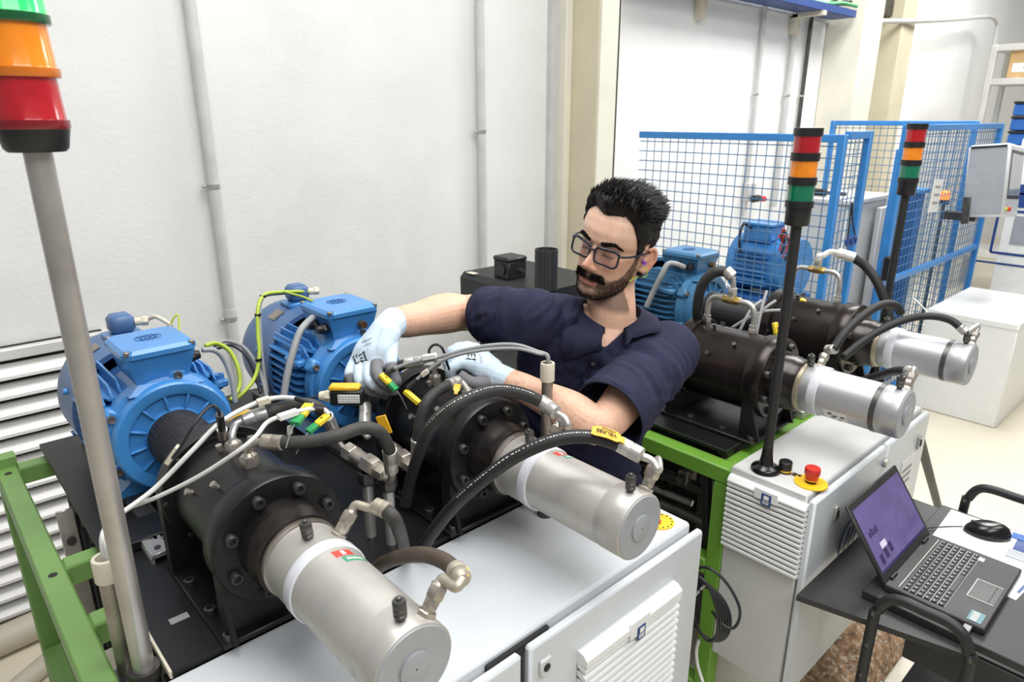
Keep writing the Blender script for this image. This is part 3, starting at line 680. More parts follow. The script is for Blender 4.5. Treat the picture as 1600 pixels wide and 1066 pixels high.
# round blue and white sticker
lg = thing('round_sticker', 'round blue and white sticker on the grey cabinet behind the laptop screen', 'sticker', (1.655, BYF, .675))
c = Vector((1.655, BYF-.0012, .712))
build(MB().lathe(c, (0, -1, 0), [(0, .062), (.001, .062), (.001, .055), (0, .055)], 40, caps=False), 'ring', 'label_blue', lg)
build(MB().lathe(c, (0, -1, 0), [(-.0005, .0545), (.0004, .0545), (.0004, .0001)], 40, caps=False), 'disc', 'label_white', lg)
for i in range(3): build(MB().prism([(-.036+.028*i, -.036), (-.024+.028*i, -.036), (-.006+.028*i, .036), (-.020+.028*i, .036)], c+Vector((0, -.0006, 0)), (1, 0, 0), (0, 0, 1), .0008), 'stripe', 'label_blue', lg)
nt_ = thing('paper_notice', 'white printed notice taped on right door of the grey cabinet', 'notice', (2.02, BYF, .66))
build(MB().box((2.03, BYF-.001, .735), (.11, .0015, .15)), 'sheet', 'label_white', nt_)
for j, s_ in enumerate(('MADRID', '', '')):
    for i in range(6): build(MB().box((1.99+.013*i, BYF-.0022, .775-.022*j), (.008, .0008, .010)), 'printed_mark', 'cable_grey', nt_)
# vent B on the end face (faces -X): along -Y
vent(cb, (BCX0, .742, .902), (0, -1, 0), .196, .197, .018, n=13, hood=.016, gap=True)
# controls on top of cabinet B
e2 = thing('emergency_stop', 'red mushroom emergency stop on yellow disc beside the black lamp pole', 'stop button', (1.472, .572, ZC))
build(MB().cyl((1.472, .574, ZC), (1.472, .574, ZC+.003), .037, n=36), 'disc', 'yellow_disc', e2)
build(MB().cyl((1.472, .574, ZC+.003), (1.472, .574, ZC+.010), .012, n=20), 'collar', 'black_plastic', e2)
build(MB().cyl((1.472, .574, ZC+.010), (1.472, .574, ZC+.013), .0145, n=20), 'yellow_ring', 'yellow_disc', e2)
build(MB().lathe((1.472, .574, ZC+.012), (0, 0, 1), [(0, .0145), (.010, .015), (.014, .0175), (.026, .0175), (.029, .016), (.030, .0001)], 28, caps=False), 'button', 'red_button', e2)
k2 = thing('push_button', 'black push button with yellow ring beside the black lamp pole', 'push button', (1.478, .641, ZC))
build(MB().cyl((1.478, .641, ZC), (1.478, .641, ZC+.004), .0145, n=20), 'collar', 'black_plastic', k2)
build(MB().cyl((1.478, .641, ZC+.004), (1.478, .641, ZC+.008), .014, n=20), 'yellow_ring', 'yellow_disc', k2)
build(MB().cyl((1.478, .641, ZC+.008), (1.478, .641, ZC+.030), .0155, n=24, ch=.002), 'button', 'black_plastic', k2)
build(MB().box((1.482, .612, ZC+.001), (.016, .026, .002)), 'switch_plate', 'brass', k2)
for i in range(2): build(MB().box((1.482, .606+.012*i, ZC+.0025), (.010, .007, .001)), 'switch_mark', 'ink', k2)
# ================================================================== HOSES, VALVES AND CABLES
V = Vector
def hose(label, pts, r=.0112, ma='rubber', nut=None, elb=None, fer=None, nut2=None, elb2=None, fer2=None, group=None, metal='zinc', tagq=None, print_=None, sub=8, er=.0068, metal_nut='nickel'):
    """pts: hose axis; fer/fer2: ferrule outer end before/after the hose; elb: tube points from nut to ferrule"""
    P = [V(p) for p in pts]; t = thing('hydraulic_hose', label, 'hose', P[0], group)
    build(MB().tube(P, r, 14, sub), 'rubber_hose', ma, t, ang=180)
    for (f, q, e, n) in ((fer, P[0], elb, nut), (fer2, P[-1], elb2, nut2)):
        if f is not None:
            d = (V(f)-q).normalized(); L = (V(f)-q).length; a = q-d*.006
            build(MB().lathe(a, d, [(0, r*1.02), (.001, r*1.16), (L*.55, r*1.16), (L*.6, r*1.10), (L*.64, r*1.16), (L+.004, r*1.14), (L+.006, r*.8), (L+.008, er)], 18), 'ferrule', metal, t)
        if e is not None: build(MB().tube([V(f if f is not None else q)]+[V(x) for x in e], er, 12, 6), 'elbow_tube', metal, t, ang=180)
        if n is not None:
            p, d, rr, h = n; d = V(d).normalized(); p = V(p)
            rr *= 1.15; build(MB().hexn(p, p+d*h, rr, .25).cyl(p-d*h*.35, p+d*.001, rr*.78, n=14).cyl(p+d*h, p+d*h*1.2, rr*.7, er, n=14), 'nut', metal_nut, t)
    if tagq:
        p, d, up, L, w_, text = tagq; d = V(d).normalized(); up = V(up); up = (up-d*up.dot(d)).normalized(); s_ = d.cross(up)
        b = MB(); n = 8; v = []; f = []
        for i in range(n+1):
            q = V(p)+d*(L*(i/n-.5))+up*(.0025-.010*(i/n-.5)**2*2)
            ww = w_/2*(1 if .08 < i/n < .80 else (.75 if i/n <= .08 else .55))
            for sg in (-1, 1): v += [q+s_*ww*sg, q+s_*ww*sg+up*.0012]
        for i in range(n):
            a = 4*i; f += [(a, a+2, a+6, a+4), (a+1, a+5, a+7, a+3), (a, a+4, a+5, a+1), (a+2, a+3, a+7, a+6)]
        f += [(0, 1, 3, 2), (4*n, 4*n+2, 4*n+3, 4*n+1)]
        b.add(v, f); tg = build(b, 'tag', 'yellow_tag', t, label='yellow hose tag')
        if text:
            text_mesh(text, 'tag_print', 'ink', w_*.48, frame(V(p)+up*.0041-d*L*.08, -d, s_), t)
            text_mesh('HYDRAULIC', 'tag_print', 'ink', w_*.20, frame(V(p)+up*.0041-d*L*.04-s_*w_*.34, -d, s_), t)
    if print_:
        i0, i1 = print_; S = spline(P, 24); n = len(S); b = MB(); k = int(n*i0)
        while k < int(n*i1)-3:
            ln = rnd.choice((1, 1, 2)); q = S[k]; q2 = S[k+ln]; d = (q2-q).normalized(); c_ = _c-q; up = (c_-d*c_.dot(d)).normalized(); up = (up+V((0, 0, 1.1))).normalized(); up = (up-d*up.dot(d)).normalized(); sd = d.cross(up)
            o_ = up*(r*1.003); hw = .0008
            b.add([q+o_-sd*hw, q2+o_-sd*hw, q2+o_+sd*hw, q+o_+sd*hw], [(0, 1, 2, 3)]); k += ln+rnd.choice((1, 1, 2))
        build(b, 'hose_print', 'label_white', t, ang=None)
    return t
GH = 'black hydraulic hoses of the near bench'
def top(x, y, z=1.172): return V((x, y, z))
NR, NH = .0125, .024
# M1 rear and front
hose('black hose with orange tag on rear of the near housing', [at(412, 646, Z=1.228), at(440, 637, Z=1.234), at(472, 631, Z=1.236), at(497, 637, Z=1.22), at(511, 652, Z=1.185)], nut=(top(M1X, 1.122), (0, 0, 1), NR, NH), fer=at(379, 657, Z=1.222), elb=[at(368, 664, Z=1.218), V((M1X, 1.124, 1.205)), V((M1X, 1.122, 1.19))],
     fer2=at(520, 672, Z=1.145), elb2=[at(528, 690, Z=1.11), at(538, 703, Z=1.085)], group=GH, tagq=(at(377, 648, Z=1.232), at(400, 641, Z=1.236)-at(360, 655, Z=1.23), (0, 0, 1), .05, .014, None), metal='steel')
hose('black hose from front of the near housing arching to the standpipe valve', [at(438, 692, Z=1.222), at(485, 690, Z=1.227), at(528, 681, Z=1.234), at(566, 669, Z=1.238), at(592, 675, Z=1.226), at(606, 697, Z=1.19), at(609, 706, Z=1.172)], nut=(top(M1X, 1.055), (0, 0, 1), NR*1.05, NH), fer=at(410, 690, Z=1.220), elb=[at(396, 694, Z=1.216), V((M1X, 1.056, 1.205)), V((M1X, 1.055, 1.19))],
     fer2=at(612, 736, Z=1.12), elb2=[at(611, 748, Z=1.095), at(606, 750, Z=1.085), at(600, 746, Z=1.08)], group=GH, metal='nickel')
# M2 front and rear
hose('black hose with yellow tag beside the gloved left hand', [at(703, 601, Z=1.212), at(684, 611, Z=1.208), at(666, 630, Z=1.195), at(656, 660, Z=1.158), at(652, 690, Z=1.115)], nut=(top(M2X, 1.031), (0, 0, 1), NR, NH), fer=at(716, 596, Z=1.210), elb=[at(722, 598, Z=1.205), V((M2X, 1.031, 1.195))],
     fer2=at(652, 716, Z=1.075), elb2=[at(651, 726, Z=1.06), at(646, 731, Z=1.052), at(639, 728, Z=1.052)], group=GH, metal='zinc', tagq=(at(714, 607, Z=1.213), at(711, 618, Z=1.2)-at(716, 596, Z=1.213), (-.5, -.6, .6), .032, .013, None))
hose('black hose leading from rear of second housing under the gloved right hand', [at(637, 567, D=1.455), at(615, 577, D=1.50), at(592, 590, D=1.535), at(576, 606, D=1.53), at(571, 622, D=1.50), at(571, 636, D=1.475)], nut=(top(M2X, 1.146), (0, 0, 1), NR, NH), fer=at(661, 564, D=1.45), elb=[at(676, 560, D=1.455), at(686, 566, D=1.465), V((M2X, 1.146, 1.215)), V((M2X, 1.146, 1.19))],
     fer2=at(570, 664, D=1.45), elb2=[at(569, 676, D=1.44), at(576, 684, D=1.43)], group=GH, metal='zinc')
# pump 2 head hose
pp, dd = pt2[1]
hose('black hose with white print arching over the second housing flange', [at(848, 629, Z=1.215), at(815, 615, Z=1.236), at(775, 610, Z=1.25), at(735, 621, Z=1.25), at(700, 641, Z=1.232), at(672, 670, Z=1.19), at(655, 708, Z=1.11), at(642, 748, Z=1.02), at(634, 790, Z=.94)], r=.0122, nut=(pp, dd, .011, .018), fer=at(870, 646, Z=1.205), elb=[at(882, 654, Z=1.198), at(888, 668, Z=1.182), pp+dd*.03, pp+dd*.016], group=GH, print_=(.08, .62))
pp, dd = pt2[0]
hose('thick black hose with yellow tag sweeping over the silver pump before the man', [at(972, 696, Z=1.205), at(930, 684, Z=1.216), at(890, 683, Z=1.216), at(850, 693, Z=1.205), at(800, 717, Z=1.176), at(755, 750, Z=1.13), at(712, 788, Z=1.07), at(676, 832, Z=.995), at(655, 866, Z=.935)], r=.0122, nut=(pp, dd, .0115, .02), fer=at(1003, 713, Z=1.196), elb=[at(1018, 720, Z=1.190), at(1029, 735, Z=1.178), pp+dd*.034, pp+dd*.018], group=GH, print_=(.14, .74), ma='rubber_dark',
     tagq=(at(951, 680, Z=1.226), at(975, 690, Z=1.21)-at(935, 676, Z=1.223), (-.25, -.3, 1), .058, .022, 'VBLX88'))
# pump 1
pp, dd = pt1[1]
hose('worn hose bending down from head of the near silver pump', [at(602, 797, Z=1.172), at(616, 812, Z=1.160), at(626, 836, Z=1.08), at(631, 856, Z=1.0), at(633, 868, Z=.932)], nut=(pp, dd, .0105, .018), fer=at(585, 790, Z=1.174), elb=[at(577, 794, Z=1.170), pp+dd*.03, pp+dd*.016], group=GH, ma='rubber', metal='cream_fit')
pp, dd = pt1[0]
hose('worn brown hose arching back from end of the near silver pump', [at(714, 893, Z=1.182), at(692, 876, Z=1.176), at(662, 867, Z=1.156), at(628, 870, Z=1.115), at(600, 880, Z=1.06), at(585, 892, Z=.99)], nut=(pp, dd, .011, .018), fer=at(722, 905, Z=1.186), elb=[at(712, 918, Z=1.182), pp+dd*.026, pp+dd*.016], group=GH, ma='rubber_brown', metal='cream_fit', tagq=(at(726, 893, Z=1.19), at(726, 900, Z=1.19)-at(718, 886, Z=1.19), (0, 0, 1), .018, .010, None))
# ------------------------------------------------------------------ standpipes with valves
def standpipe(label, base, zt, rear, front):
    base = V(base); rear = V(rear); front = V(front); t = thing('standpipe_valve', label, 'valve', base, 'standpipe valves between the near machines')
    build(MB().cyl(base, (base.x, base.y, zt), .0108, n=18), 'standpipe', 'zinc', t)
    build(MB().hexn((base.x, base.y, zt-.026), (base.x, base.y, zt), .0185, .2), 'stand_nut', 'dark_steel', t)
    d = (front-rear).normalized(); L = (front-rear).length; q = lambda s: rear+d*s
    build(MB().cyl(q(-.014), q(0), .007, n=12), 'rear_stub', 'nickel', t)
    build(MB().hexn(q(0), q(.030), .0190, .3), 'union_nut', 'nickel', t)
    build(MB().cyl(q(.028), q(L*.55), .0155, n=20), 'valve_body', 'nickel', t)
    build(MB().hexn(q(L*.5), q(L*.78), .0205, .1), 'valve_block', 'nickel', t)
    build(MB().cyl(q(L*.76), q(L*.84), .0145, n=16), 'spacer', 'nickel', t)
    build(MB().hexn(q(L*.83), q(L), .0160, .5), 'union_nut', 'nickel', t)
    build(MB().cyl(q(L), q(L+.006), .0090, n=14), 'plug', 'nickel', t)
standpipe('nickel hose valve on the left standpipe nearest the black flange', (.597, 1.072, ZD), 1.074, (.605, 1.158, 1.085), (.607, 1.018, 1.085))
standpipe('nickel hose valve on the right standpipe beside the second machine', (at(609, 800, Z=1.0).x, at(609, 800, Z=1.0).y, ZD), 1.076, (.706, 1.165, 1.055), (.694, 1.055, 1.055))
tg = tag(build(MB().box(at(600, 664, Z=1.2), (.003, .022, .036), .001, Matrix.Rotation(.5, 3, 'Z') @ Matrix.Rotation(-.35, 3, 'X')), 'yellow_tag', 'yellow_tag'), 'plain yellow plastic tag standing behind the arched hose', 'tag')
# ------------------------------------------------------------------ cable stand tubes
def stand_tube(label, x, y, zt, r, z0=ZD):
    t = thing('cable_tube', label, 'tube', (x, y, z0), 'upright steel cable tubes')
    build(MB().lathe((x, y, z0), (0, 0, 1), [(0, r), (zt-z0-.03, r), (zt-z0-.03, r*.82), (0, r*.82)], 24, caps=False), 'tube', 'worn_steel', t)
    build(MB().lathe((x, y, zt-.038), (0, 0, 1), [(0, r*1.02), (0, r*1.26), (.036, r*1.26), (.038, r*1.2), (.038, r*.86), (.0, r*.84)], 24, caps=False), 'collar', 'cream_plastic', t)
    build(MB().cyl((x, y, z0), (x, y, z0+.02), r*1.5, n=20), 'foot', 'dark_steel', t)
    return V((x, y, zt))
T1 = stand_tube('short steel cable tube with cream collar beside the lamp pole', .144, 1.075, at(160, 872, Y=1.075).z, .0155, .86)
T2 = stand_tube('slim steel cable tube with cream collar in front of the man', .921, .900, at(855, 567, Y=.900).z, .0115, ZC)
def cable(label, pts, r=.004, ma='cable_white', name='cable', extra=None, cat='cable', group=None, sub=8):
    t = thing(name, label, cat, V(pts[0]), group)
    build(MB().tube(pts, r, 10, sub), 'sheath', ma, t, ang=180)
    if extra: extra(t)
    return t
def sleeve(t, a, b, r, ma, nm='sleeve'): build(MB().cyl(a, b, r, n=12), nm, ma, t)
def tagbox(t, c, d, L, w, h, ma='label_white', nm='marker'):
    d = V(d).normalized(); s_ = d.cross(V((0, 0, 1))).normalized(); u_ = s_.cross(d); R = Matrix((d, s_, u_)).transposed()
    build(MB().box(c, (L, w, h), .001, R), nm, ma, t)
def tcplug(t, c, d, s=1.):
    d = V(d).normalized(); s_ = d.cross(V((0, 0, 1))).normalized(); u_ = s_.cross(d); R = Matrix((d, s_, u_)).transposed(); c = V(c)
    build(MB().box(c, (.026*s, .015*s, .008*s), .0015, R), 'plug_half', 'connector_yellow', t)
    build(MB().box(c+d*.022*s, (.018*s, .014*s, .008*s), .0015, R).box(c+d*.030*s, (.004*s, .0155*s, .0088*s), .001, R), 'plug_half', 'connector_green', t)
    build(MB().cyl(c+u_*.004*s, c+u_*.0052*s, .0022*s, n=8), 'plug_screw', 'brass', t)
    build(MB().tube([c+d*.03*s, c+d*.045*s-V((0, 0, .006)), c+d*.06*s-V((0, 0, .02))], .0009, 6), 'wire', 'steel', t)
GC = 'pale signal cables of the near bench'
t0 = T1-V((0, 0, .03))
cable('upper white speckled cable looping from the left tube over the near housing', [t0, T1+V((.002, .002, .03)), at(178, 812, Z=1.13), at(240, 765, Z=1.15), at(300, 705, Z=1.2), at(345, 660, Z=1.235), at(395, 632, Z=1.25), at(430, 622, Z=1.255), at(462, 623, Z=1.255), at(488, 632, Z=1.25)], .0042, extra=lambda t: (sleeve(t, at(462, 622.5, Z=1.2555), at(488, 632, Z=1.250), .0046, 'cable_black'), tagbox(t, at(412, 627, Z=1.254), at(430, 621, Z=1.255)-at(395, 632, Z=1.25), .022, .012, .012, 'cream_plastic', 'tie_clip')), group=GC)
cable('lower white cable with label crossing the near housing to yellow plugs', [t0+V((.004, 0, 0)), T1+V((.006, -.002, .028)), at(188, 802, Z=1.11), at(250, 775, Z=1.14), at(310, 745, Z=1.18), at(365, 710, Z=1.225), at(398, 684, Z=1.245), at(418, 660, Z=1.26), at(445, 649, Z=1.265), at(480, 640, Z=1.265), at(505, 640, Z=1.258), at(514, 648, Z=1.25)], .0038, extra=lambda t: (sleeve(t, at(488, 638.5, Z=1.264), at(505, 640, Z=1.258), .0042, 'cable_black'), tagbox(t, at(450, 648, Z=1.266), at(465, 643, Z=1.265)-at(435, 653, Z=1.264), .034, .012, .010)), group=GC)
cable('yellow green thermocouple plug standing above the near housing hoses', [at(486, 630, Z=1.255), at(480, 634, Z=1.262), at(476, 640, Z=1.262)], .003, 'cable_black', 'plug_cable', extra=lambda t: (tcplug(t, at(477, 641, Z=1.262), at(462, 660, Z=1.25)-at(482, 634, Z=1.262), 1.15), tagbox(t, at(453, 672, Z=1.235), (0, -.3, 1), .020, .010, .003)), group='thermocouple plugs')
cable('yellow green thermocouple plug hanging right of the other plug pair', [at(514, 648, Z=1.25), at(512, 651, Z=1.248), at(508, 654, Z=1.246)], .003, 'cable_black', 'plug_cable', extra=lambda t: tcplug(t, at(504, 656, Z=1.244), at(486, 671, Z=1.235)-at(506, 654, Z=1.246), 1.0), group='thermocouple plugs')
s2 = T2-V((0, 0, .03))
cable('grey white cable pair arching from the slim tube to the gloved right hand', [s2, T2+V((0, 0, .012)), at(838, 549, D=1.365), at(805, 539, D=1.37), at(765, 540, D=1.38), at(722, 548, D=1.395), at(690, 557, D=1.405), at(655, 564, D=1.415), at(630, 571, D=1.425), at(612, 579, D=1.43), at(600, 587, D=1.432)], .0042, 'cable_grey', extra=lambda t: (sleeve(t, at(617, 576.5, D=1.429), at(598, 587.5, D=1.432), .0052, 'rubber'), tagbox(t, at(671, 557.5, D=1.405), at(690, 555, D=1.405)-at(655, 561, D=1.415), .03, .012, .010)), group=GC)
pa, pb_ = at(633, 611, D=1.415), at(655, 630, D=1.41)
cable('grey cable branching down to the dangling yellow plug', [s2+V((.003, .003, 0)), T2+V((.004, .003, .012)), at(842, 553, D=1.36), at(808, 545, D=1.365), at(765, 546, D=1.375), at(722, 553, D=1.39), at(692, 563, D=1.40), at(672, 577, D=1.405), at(655, 590, D=1.41), at(640, 603, D=1.413)], .0036, 'cable_grey', extra=lambda t: (sleeve(t, at(652, 593, D=1.411), at(637, 606, D=1.414), .0046, 'rubber'), tagbox(t, (pa+pb_)/2, pb_-pa, .040, .013, .009, 'connector_yellow', 'plug_half'), tagbox(t, at(664, 583, D=1.406), at(655, 590, D=1.41)-at(672, 577, D=1.405), .018, .010, .010, 'cream_plastic', 'tie_clip')), group=GC)
cable('yellow green thermocouple plug held between the gloved right fingers', [at(600, 587, D=1.43), at(597, 587, D=1.428), at(598, 590, D=1.424)], .0025, 'cable_black', 'plug_cable', extra=lambda t: tcplug(t, at(602, 592, D=1.424), at(617, 607, D=1.42)-at(598, 588, D=1.424), 1.05), group='thermocouple plugs')
cable('black looped sensor lead behind the second housing nuts', [at(671, 553, Z=1.25), at(671, 546, Z=1.27), at(678, 539, Z=1.285), at(688, 541, Z=1.285), at(694, 551, Z=1.27), at(698, 566, Z=1.24), at(703, 580, Z=1.21)], .0028, 'cable_black')
cable('thin black sensor lead arching beside the near motor face', [at(262, 724, Z=1.21), at(280, 702, Z=1.24), at(300, 668, Z=1.275), at(318, 644, Z=1.29), at(332, 634, Z=1.29), at(341, 641, Z=1.28), at(344, 655, Z=1.255), at(345, 668, Z=1.23)], .0024, 'cable_black', extra=lambda t: (sleeve(t, at(343, 648, Z=1.268), at(347, 672, Z=1.225), .0065, 'cable_black', 'sensor_body'), sleeve(t, at(347, 671, Z=1.226), at(348, 684, Z=1.205), .0085, 'worn_steel', 'sensor_nut'), tagbox(t, at(270, 711, Z=1.225), at(285, 690, Z=1.245)-at(258, 728, Z=1.205), .034, .013, .008, 'cream_plastic')))
# black junction box with nameplate
jb = thing('junction_box', 'small black box with nameplate, cream gland and orange cover by motor', 'junction box', at(543, 625, Z=1.16))
pj = at(543, 619, Z=1.19); ej = (at(562, 619, Z=1.19)-at(520, 619, Z=1.19)).normalized(); R = Matrix((ej, V((0, 0, 1)).cross(ej), V((0, 0, 1)))).transposed()
build(MB().box(pj, (.066, .03, .032), .003, R), 'body', 'black_plastic', jb)
build(MB().box(pj+V((0, 0, .020))-ej*.004, (.062, .026, .010), .003, R), 'cover', 'yellow_tag', jb)
nrm = ej.cross(V((0, 0, 1))); build(MB().box(pj+nrm*.0155+ej*.006, (.044, .001, .018), .0003, R), 'name_plate', 'label_white', jb)
for i in range(3):
    for j in range(7): build(MB().box(pj+nrm*.0162+ej*(-.012+.006*j)+V((0, 0, .005-.005*i)), (.004, .0006, .0018), 0, R), 'printed_mark', 'cable_grey', jb)
g0 = pj-ej*.033; build(MB().hexn(g0, g0-ej*.012, .0125).cyl(g0-ej*.012, g0-ej*.024, .0115, .009, n=16), 'cable_gland', 'cream_plastic', jb)
build(MB().tube([g0-ej*.02, g0-ej*.04-V((0, 0, .004)), g0-ej*.06-V((0, 0, .012))], .0022, 6), 'lead', 'cable_black', jb)
# ------------------------------------------------------------------ motor cables
GM = 'motor cables between the blue motors'
cable('yellow green earth cable tied to grey lead on the second motor cowl', [V((M2X+.028, 1.78, 1.265)), at(430, 457, Y=1.74), at(412, 462, Y=1.71), at(403, 482, Y=1.68), at(403, 520, Y=1.66), at(405, 555, Y=1.64), at(399, 588, Y=1.62), at(382, 612, Y=1.60), at(362, 628, Y=1.58)], .0048, 'earth_cable', group=GM, extra=lambda t: [sleeve(t, at(x, y, Y=Y_)-V((0, 0, .003)), at(x, y, Y=Y_)+V((0, 0, .003)), .0085, 'cable_black', 'cable_tie') for x, y, Y_ in ((411, 463, 1.708), (403, 492, 1.675), (404, 562, 1.635))])
cable('grey lead running down beside the earth cable', [V((M2X+.026, 1.785, 1.262)), at(424, 460, Y=1.75), at(409, 468, Y=1.72), at(406, 500, Y=1.68), at(408, 540, Y=1.66), at(412, 580, Y=1.64), at(418, 615, Y=1.62)], .0045, 'cable_grey', group=GM)
cable('yellow green cable from second motor top over its cowl', [at(441, 455, Y=1.76), at(455, 459, Y=1.70), at(473, 464, Y=1.65), at(488, 470, Y=1.60)], .003, 'earth_cable', group=GM)
cable('thick grey conduit hanging from the second motor terminal box', [at(489, 496, Y=1.55), at(478, 506, Y=1.53), at(468, 520, Y=1.515), at(458, 550, Y=1.50), at(449, 585, Y=1.49), at(443, 622, Y=1.48)], .0085, 'cable_grey', group=GM)
cable('grey cable dropping from the near motor gland', [at(316, 547, Y=1.52), at(335, 548, Y=1.52), at(350, 562, Y=1.52), at(362, 592, Y=1.51), at(368, 630, Y=1.50)], .006, 'cable_grey', group=GM)
cable('yellow green cable looping up behind the near motor', [at(322, 540, Y=1.58), at(338, 537, Y=1.62), at(358, 548, Y=1.62), at(372, 575, Y=1.60), at(374, 605, Y=1.58), at(360, 626, Y=1.56)], .0052, 'earth_cable', group=GM)
cable('outer grey cable of the loop between the two blue motors', [at(336, 540, Y=1.64), at(352, 533, Y=1.68), at(378, 541, Y=1.68), at(398, 565, Y=1.66), at(411, 596, Y=1.63), at(418, 630, Y=1.60)], .0052, 'cable_grey', group=GM)
cable('inner dark cable of the loop between the two blue motors', [at(340, 545, Y=1.66), at(362, 540, Y=1.68), at(384, 556, Y=1.66), at(398, 585, Y=1.64), at(407, 615, Y=1.61)], .0035, 'cable_black', group=GM)
cable('stiff beige lead on top of the near motor fan box', [V((M1X+.055, 1.785, 1.262)), at(242, 495, Y=1.76), at(258, 502, Y=1.72), at(268, 509, Y=1.70)], .005, 'cream_plastic', group=GM)
cable('thin earth wire arched on top of the near motor', [at(266, 508, Y=1.70), at(272, 496, Y=1.70), at(278, 492, Y=1.70), at(280, 505, Y=1.69), at(280, 518, Y=1.68)], .0022, 'earth_cable', group=GM)
cable('grey conduit leaning from terminal box of the teal motor', [V((M4X-.085, 1.87*K+.06, ZA+.150)), at(1046, 412, X=M4X-.13), at(1034, 430, X=M4X-.15), at(1020, 458, X=M4X-.16), at(1010, 480, X=M4X-.17)], .010, 'cable_grey')
# ------------------------------------------------------------------ signal towers
def tower(label, x, y, z0, zb, r, pole_r, segs, group=None, base='cone', seg_h=.055, polem='black_powder', capm='black_plastic', gap=.012, bodyh=.05, capz=True, flare=False):
    t = thing('signal_tower', label, 'signal lamp', (x, y, z0), group)
    build(MB().cyl((x, y, z0), (x, y, zb+.01), pole_r, n=20), 'pole', polem, t)
    if base == 'cone': build(MB().lathe((x, y, z0), (0, 0, 1), [(0, .034), (.008, .034), (.012, .031), (.018, .017), (.040, .0135), (.062, .012), (.062, pole_r)], 28), 'foot', 'black_gloss', t)
    else: build(MB().cyl((x, y, z0), (x, y, z0+.016), pole_r*1.5, n=18), 'foot', 'dark_steel', t)
    if flare: build(MB().lathe((x, y, zb), (0, 0, 1), [(0, r*.80), (.004, r*.9), (bodyh, r*1.02), (bodyh+.002, r*.9)], 36), 'lamp_base', capm, t)
    else: build(MB().lathe((x, y, zb), (0, 0, 1), [(0, r*.82), (.003, r*.88), (bodyh*.72, r*.9), (bodyh*.73, r), (bodyh, r), (bodyh, r*.9)], 36), 'lamp_base', capm, t)
    z = zb+bodyh
    for i, lm in enumerate(segs):
        if flare:
            build(MB().lathe((x, y, z+.010), (0, 0, 1), [(0, r*1.0), (.002, r*.98), (seg_h-.010, r*.92)], 36), 'lens', lm, t)
            build(MB().lathe((x, y, z), (0, 0, 1), [(0, r*1.03), (.002, r*1.06), (.010, r*1.06), (.011, r*.98)], 36), 'lens_rim', {'lens_red': 'rim_red', 'lens_amber': 'rim_amber', 'lens_green_lit': 'rim_green'}.get(lm, lm), t)
        else: build(MB().lathe((x, y, z), (0, 0, 1), [(0, r*.9), (seg_h, r*.92)], 36), 'lens', lm, t)
        z += seg_h
        if not flare:
            rg = build(MB().lathe((x, y, z), (0, 0, 1), [(0, r*.9), (0, r), (gap, r), (gap, r*.9)], 36), 'ring' if i < len(segs)-1 else 'cap', capm, t)
            z += gap
    return t
tower('large signal lamp with green amber and red lenses on bare steel pole', .156, 1.015, ZG, 1.692, .0375, .0155, ['lens_red', 'lens_amber', 'lens_green_lit', 'black_plastic'], base='x', seg_h=.0575, polem='pole_steel', flare=True, bodyh=.026)
zb = at(1249, 352, X=1.452).z; zt = at(1270, 200, X=1.452).z
tower('black pole signal lamp on the cabinet with red amber and green lenses', 1.452, .677, ZC, zb, .029, .0115, ['lens_green', 'lens_amber', 'lens_red'], 'black pole signal lamps', seg_h=(zt-zb-.052-.048)/3, bodyh=.052, gap=.016)
x4 = 2.32; y4 = at(1386, 470, X=x4).y
zb = at(1419, 305, X=x4).z; zt = at(1440, 193, X=x4).z
tower('farther black pole signal lamp in front of the fence gate', x4, y4, ZG, zb, .029, .0115, ['lens_green', 'lens_amber', 'lens_red'], 'black pole signal lamps', seg_h=(zt-zb-.052-.048)/3, bodyh=.052, gap=.016)
# ------------------------------------------------------------------ rear bench pipes and hoses
def bent_pipes(label, X, ya, yb, hz, off, body='zinc'):
    t = thing('bent_pipe_set', label, 'pipes', V((X, ya, 1.17)), 'bent steel pipes on the rear housings')
    zt_ = 1.177+hz; ym = (ya+yb)/2
    for y, s_ in ((ya, -1), (yb, 1)):
        build(MB().hexn((X, y, 1.178), (X, y, 1.198), .0125).cyl((X, y, 1.196), (X, y, 1.206), .010, n=14), 'nut', 'zinc', t)
        build(MB().tube([(X, y, 1.195), (X, y, zt_-.035), (X+off*.1, y-s_*.006, zt_-.012), (X+off*.3, y-s_*.022, zt_-.001), (X+off*.6, y-s_*.045, zt_), (X+off, ym+s_*.018, zt_)], .0075, 12, 6), 'pipe', body, t, ang=180)
    c = V((X+off, ym, zt_)); build(MB().hexn(c+V((0, -.026, 0)), c+V((0, -.010, 0)), .011).cyl(c+V((0, -.012, 0)), c+V((0, .012, 0)), .0125, n=14).hexn(c+V((0, .010, 0)), c+V((0, .026, 0)), .011), 'tee', 'brass', t)
    build(MB().cyl(c, c+V((0, 0, .018)), .010, n=12).hexn(c+V((0, 0, .016)), c+V((0, 0, .034)), .013), 'tee_nut', 'zinc', t)
    return c
c3 = bent_pipes('silver bent pipes and brass tee on the housing right of the man', M3X+.02, .855, .995, .085, .0)
hose('black hose leaving the tee on housing right of the man', [c3+V((-.004, .02, .075)), c3+V((-.02, .05, .07)), c3+V((-.035, .075, .03)), c3+V((-.03, .085, -.04)), c3+V((0, .09, -.10))], r=.014, ma='rubber_dark', fer=c3+V((0, .004, .062)), elb=[c3+V((0, 0, .045)), c3+V((0, 0, .03))], group='hoses of the rear bench')
c4 = bent_pipes('silver bent pipes and brass tee on the farthest right housing', M4X+.02, .84, .99, .10, .0)
e4 = [c4+V((0, 0, .03)), c4+V((0, 0, .06)), c4+V((.02, -.02, .082)), c4+V((.05, -.05, .084))]
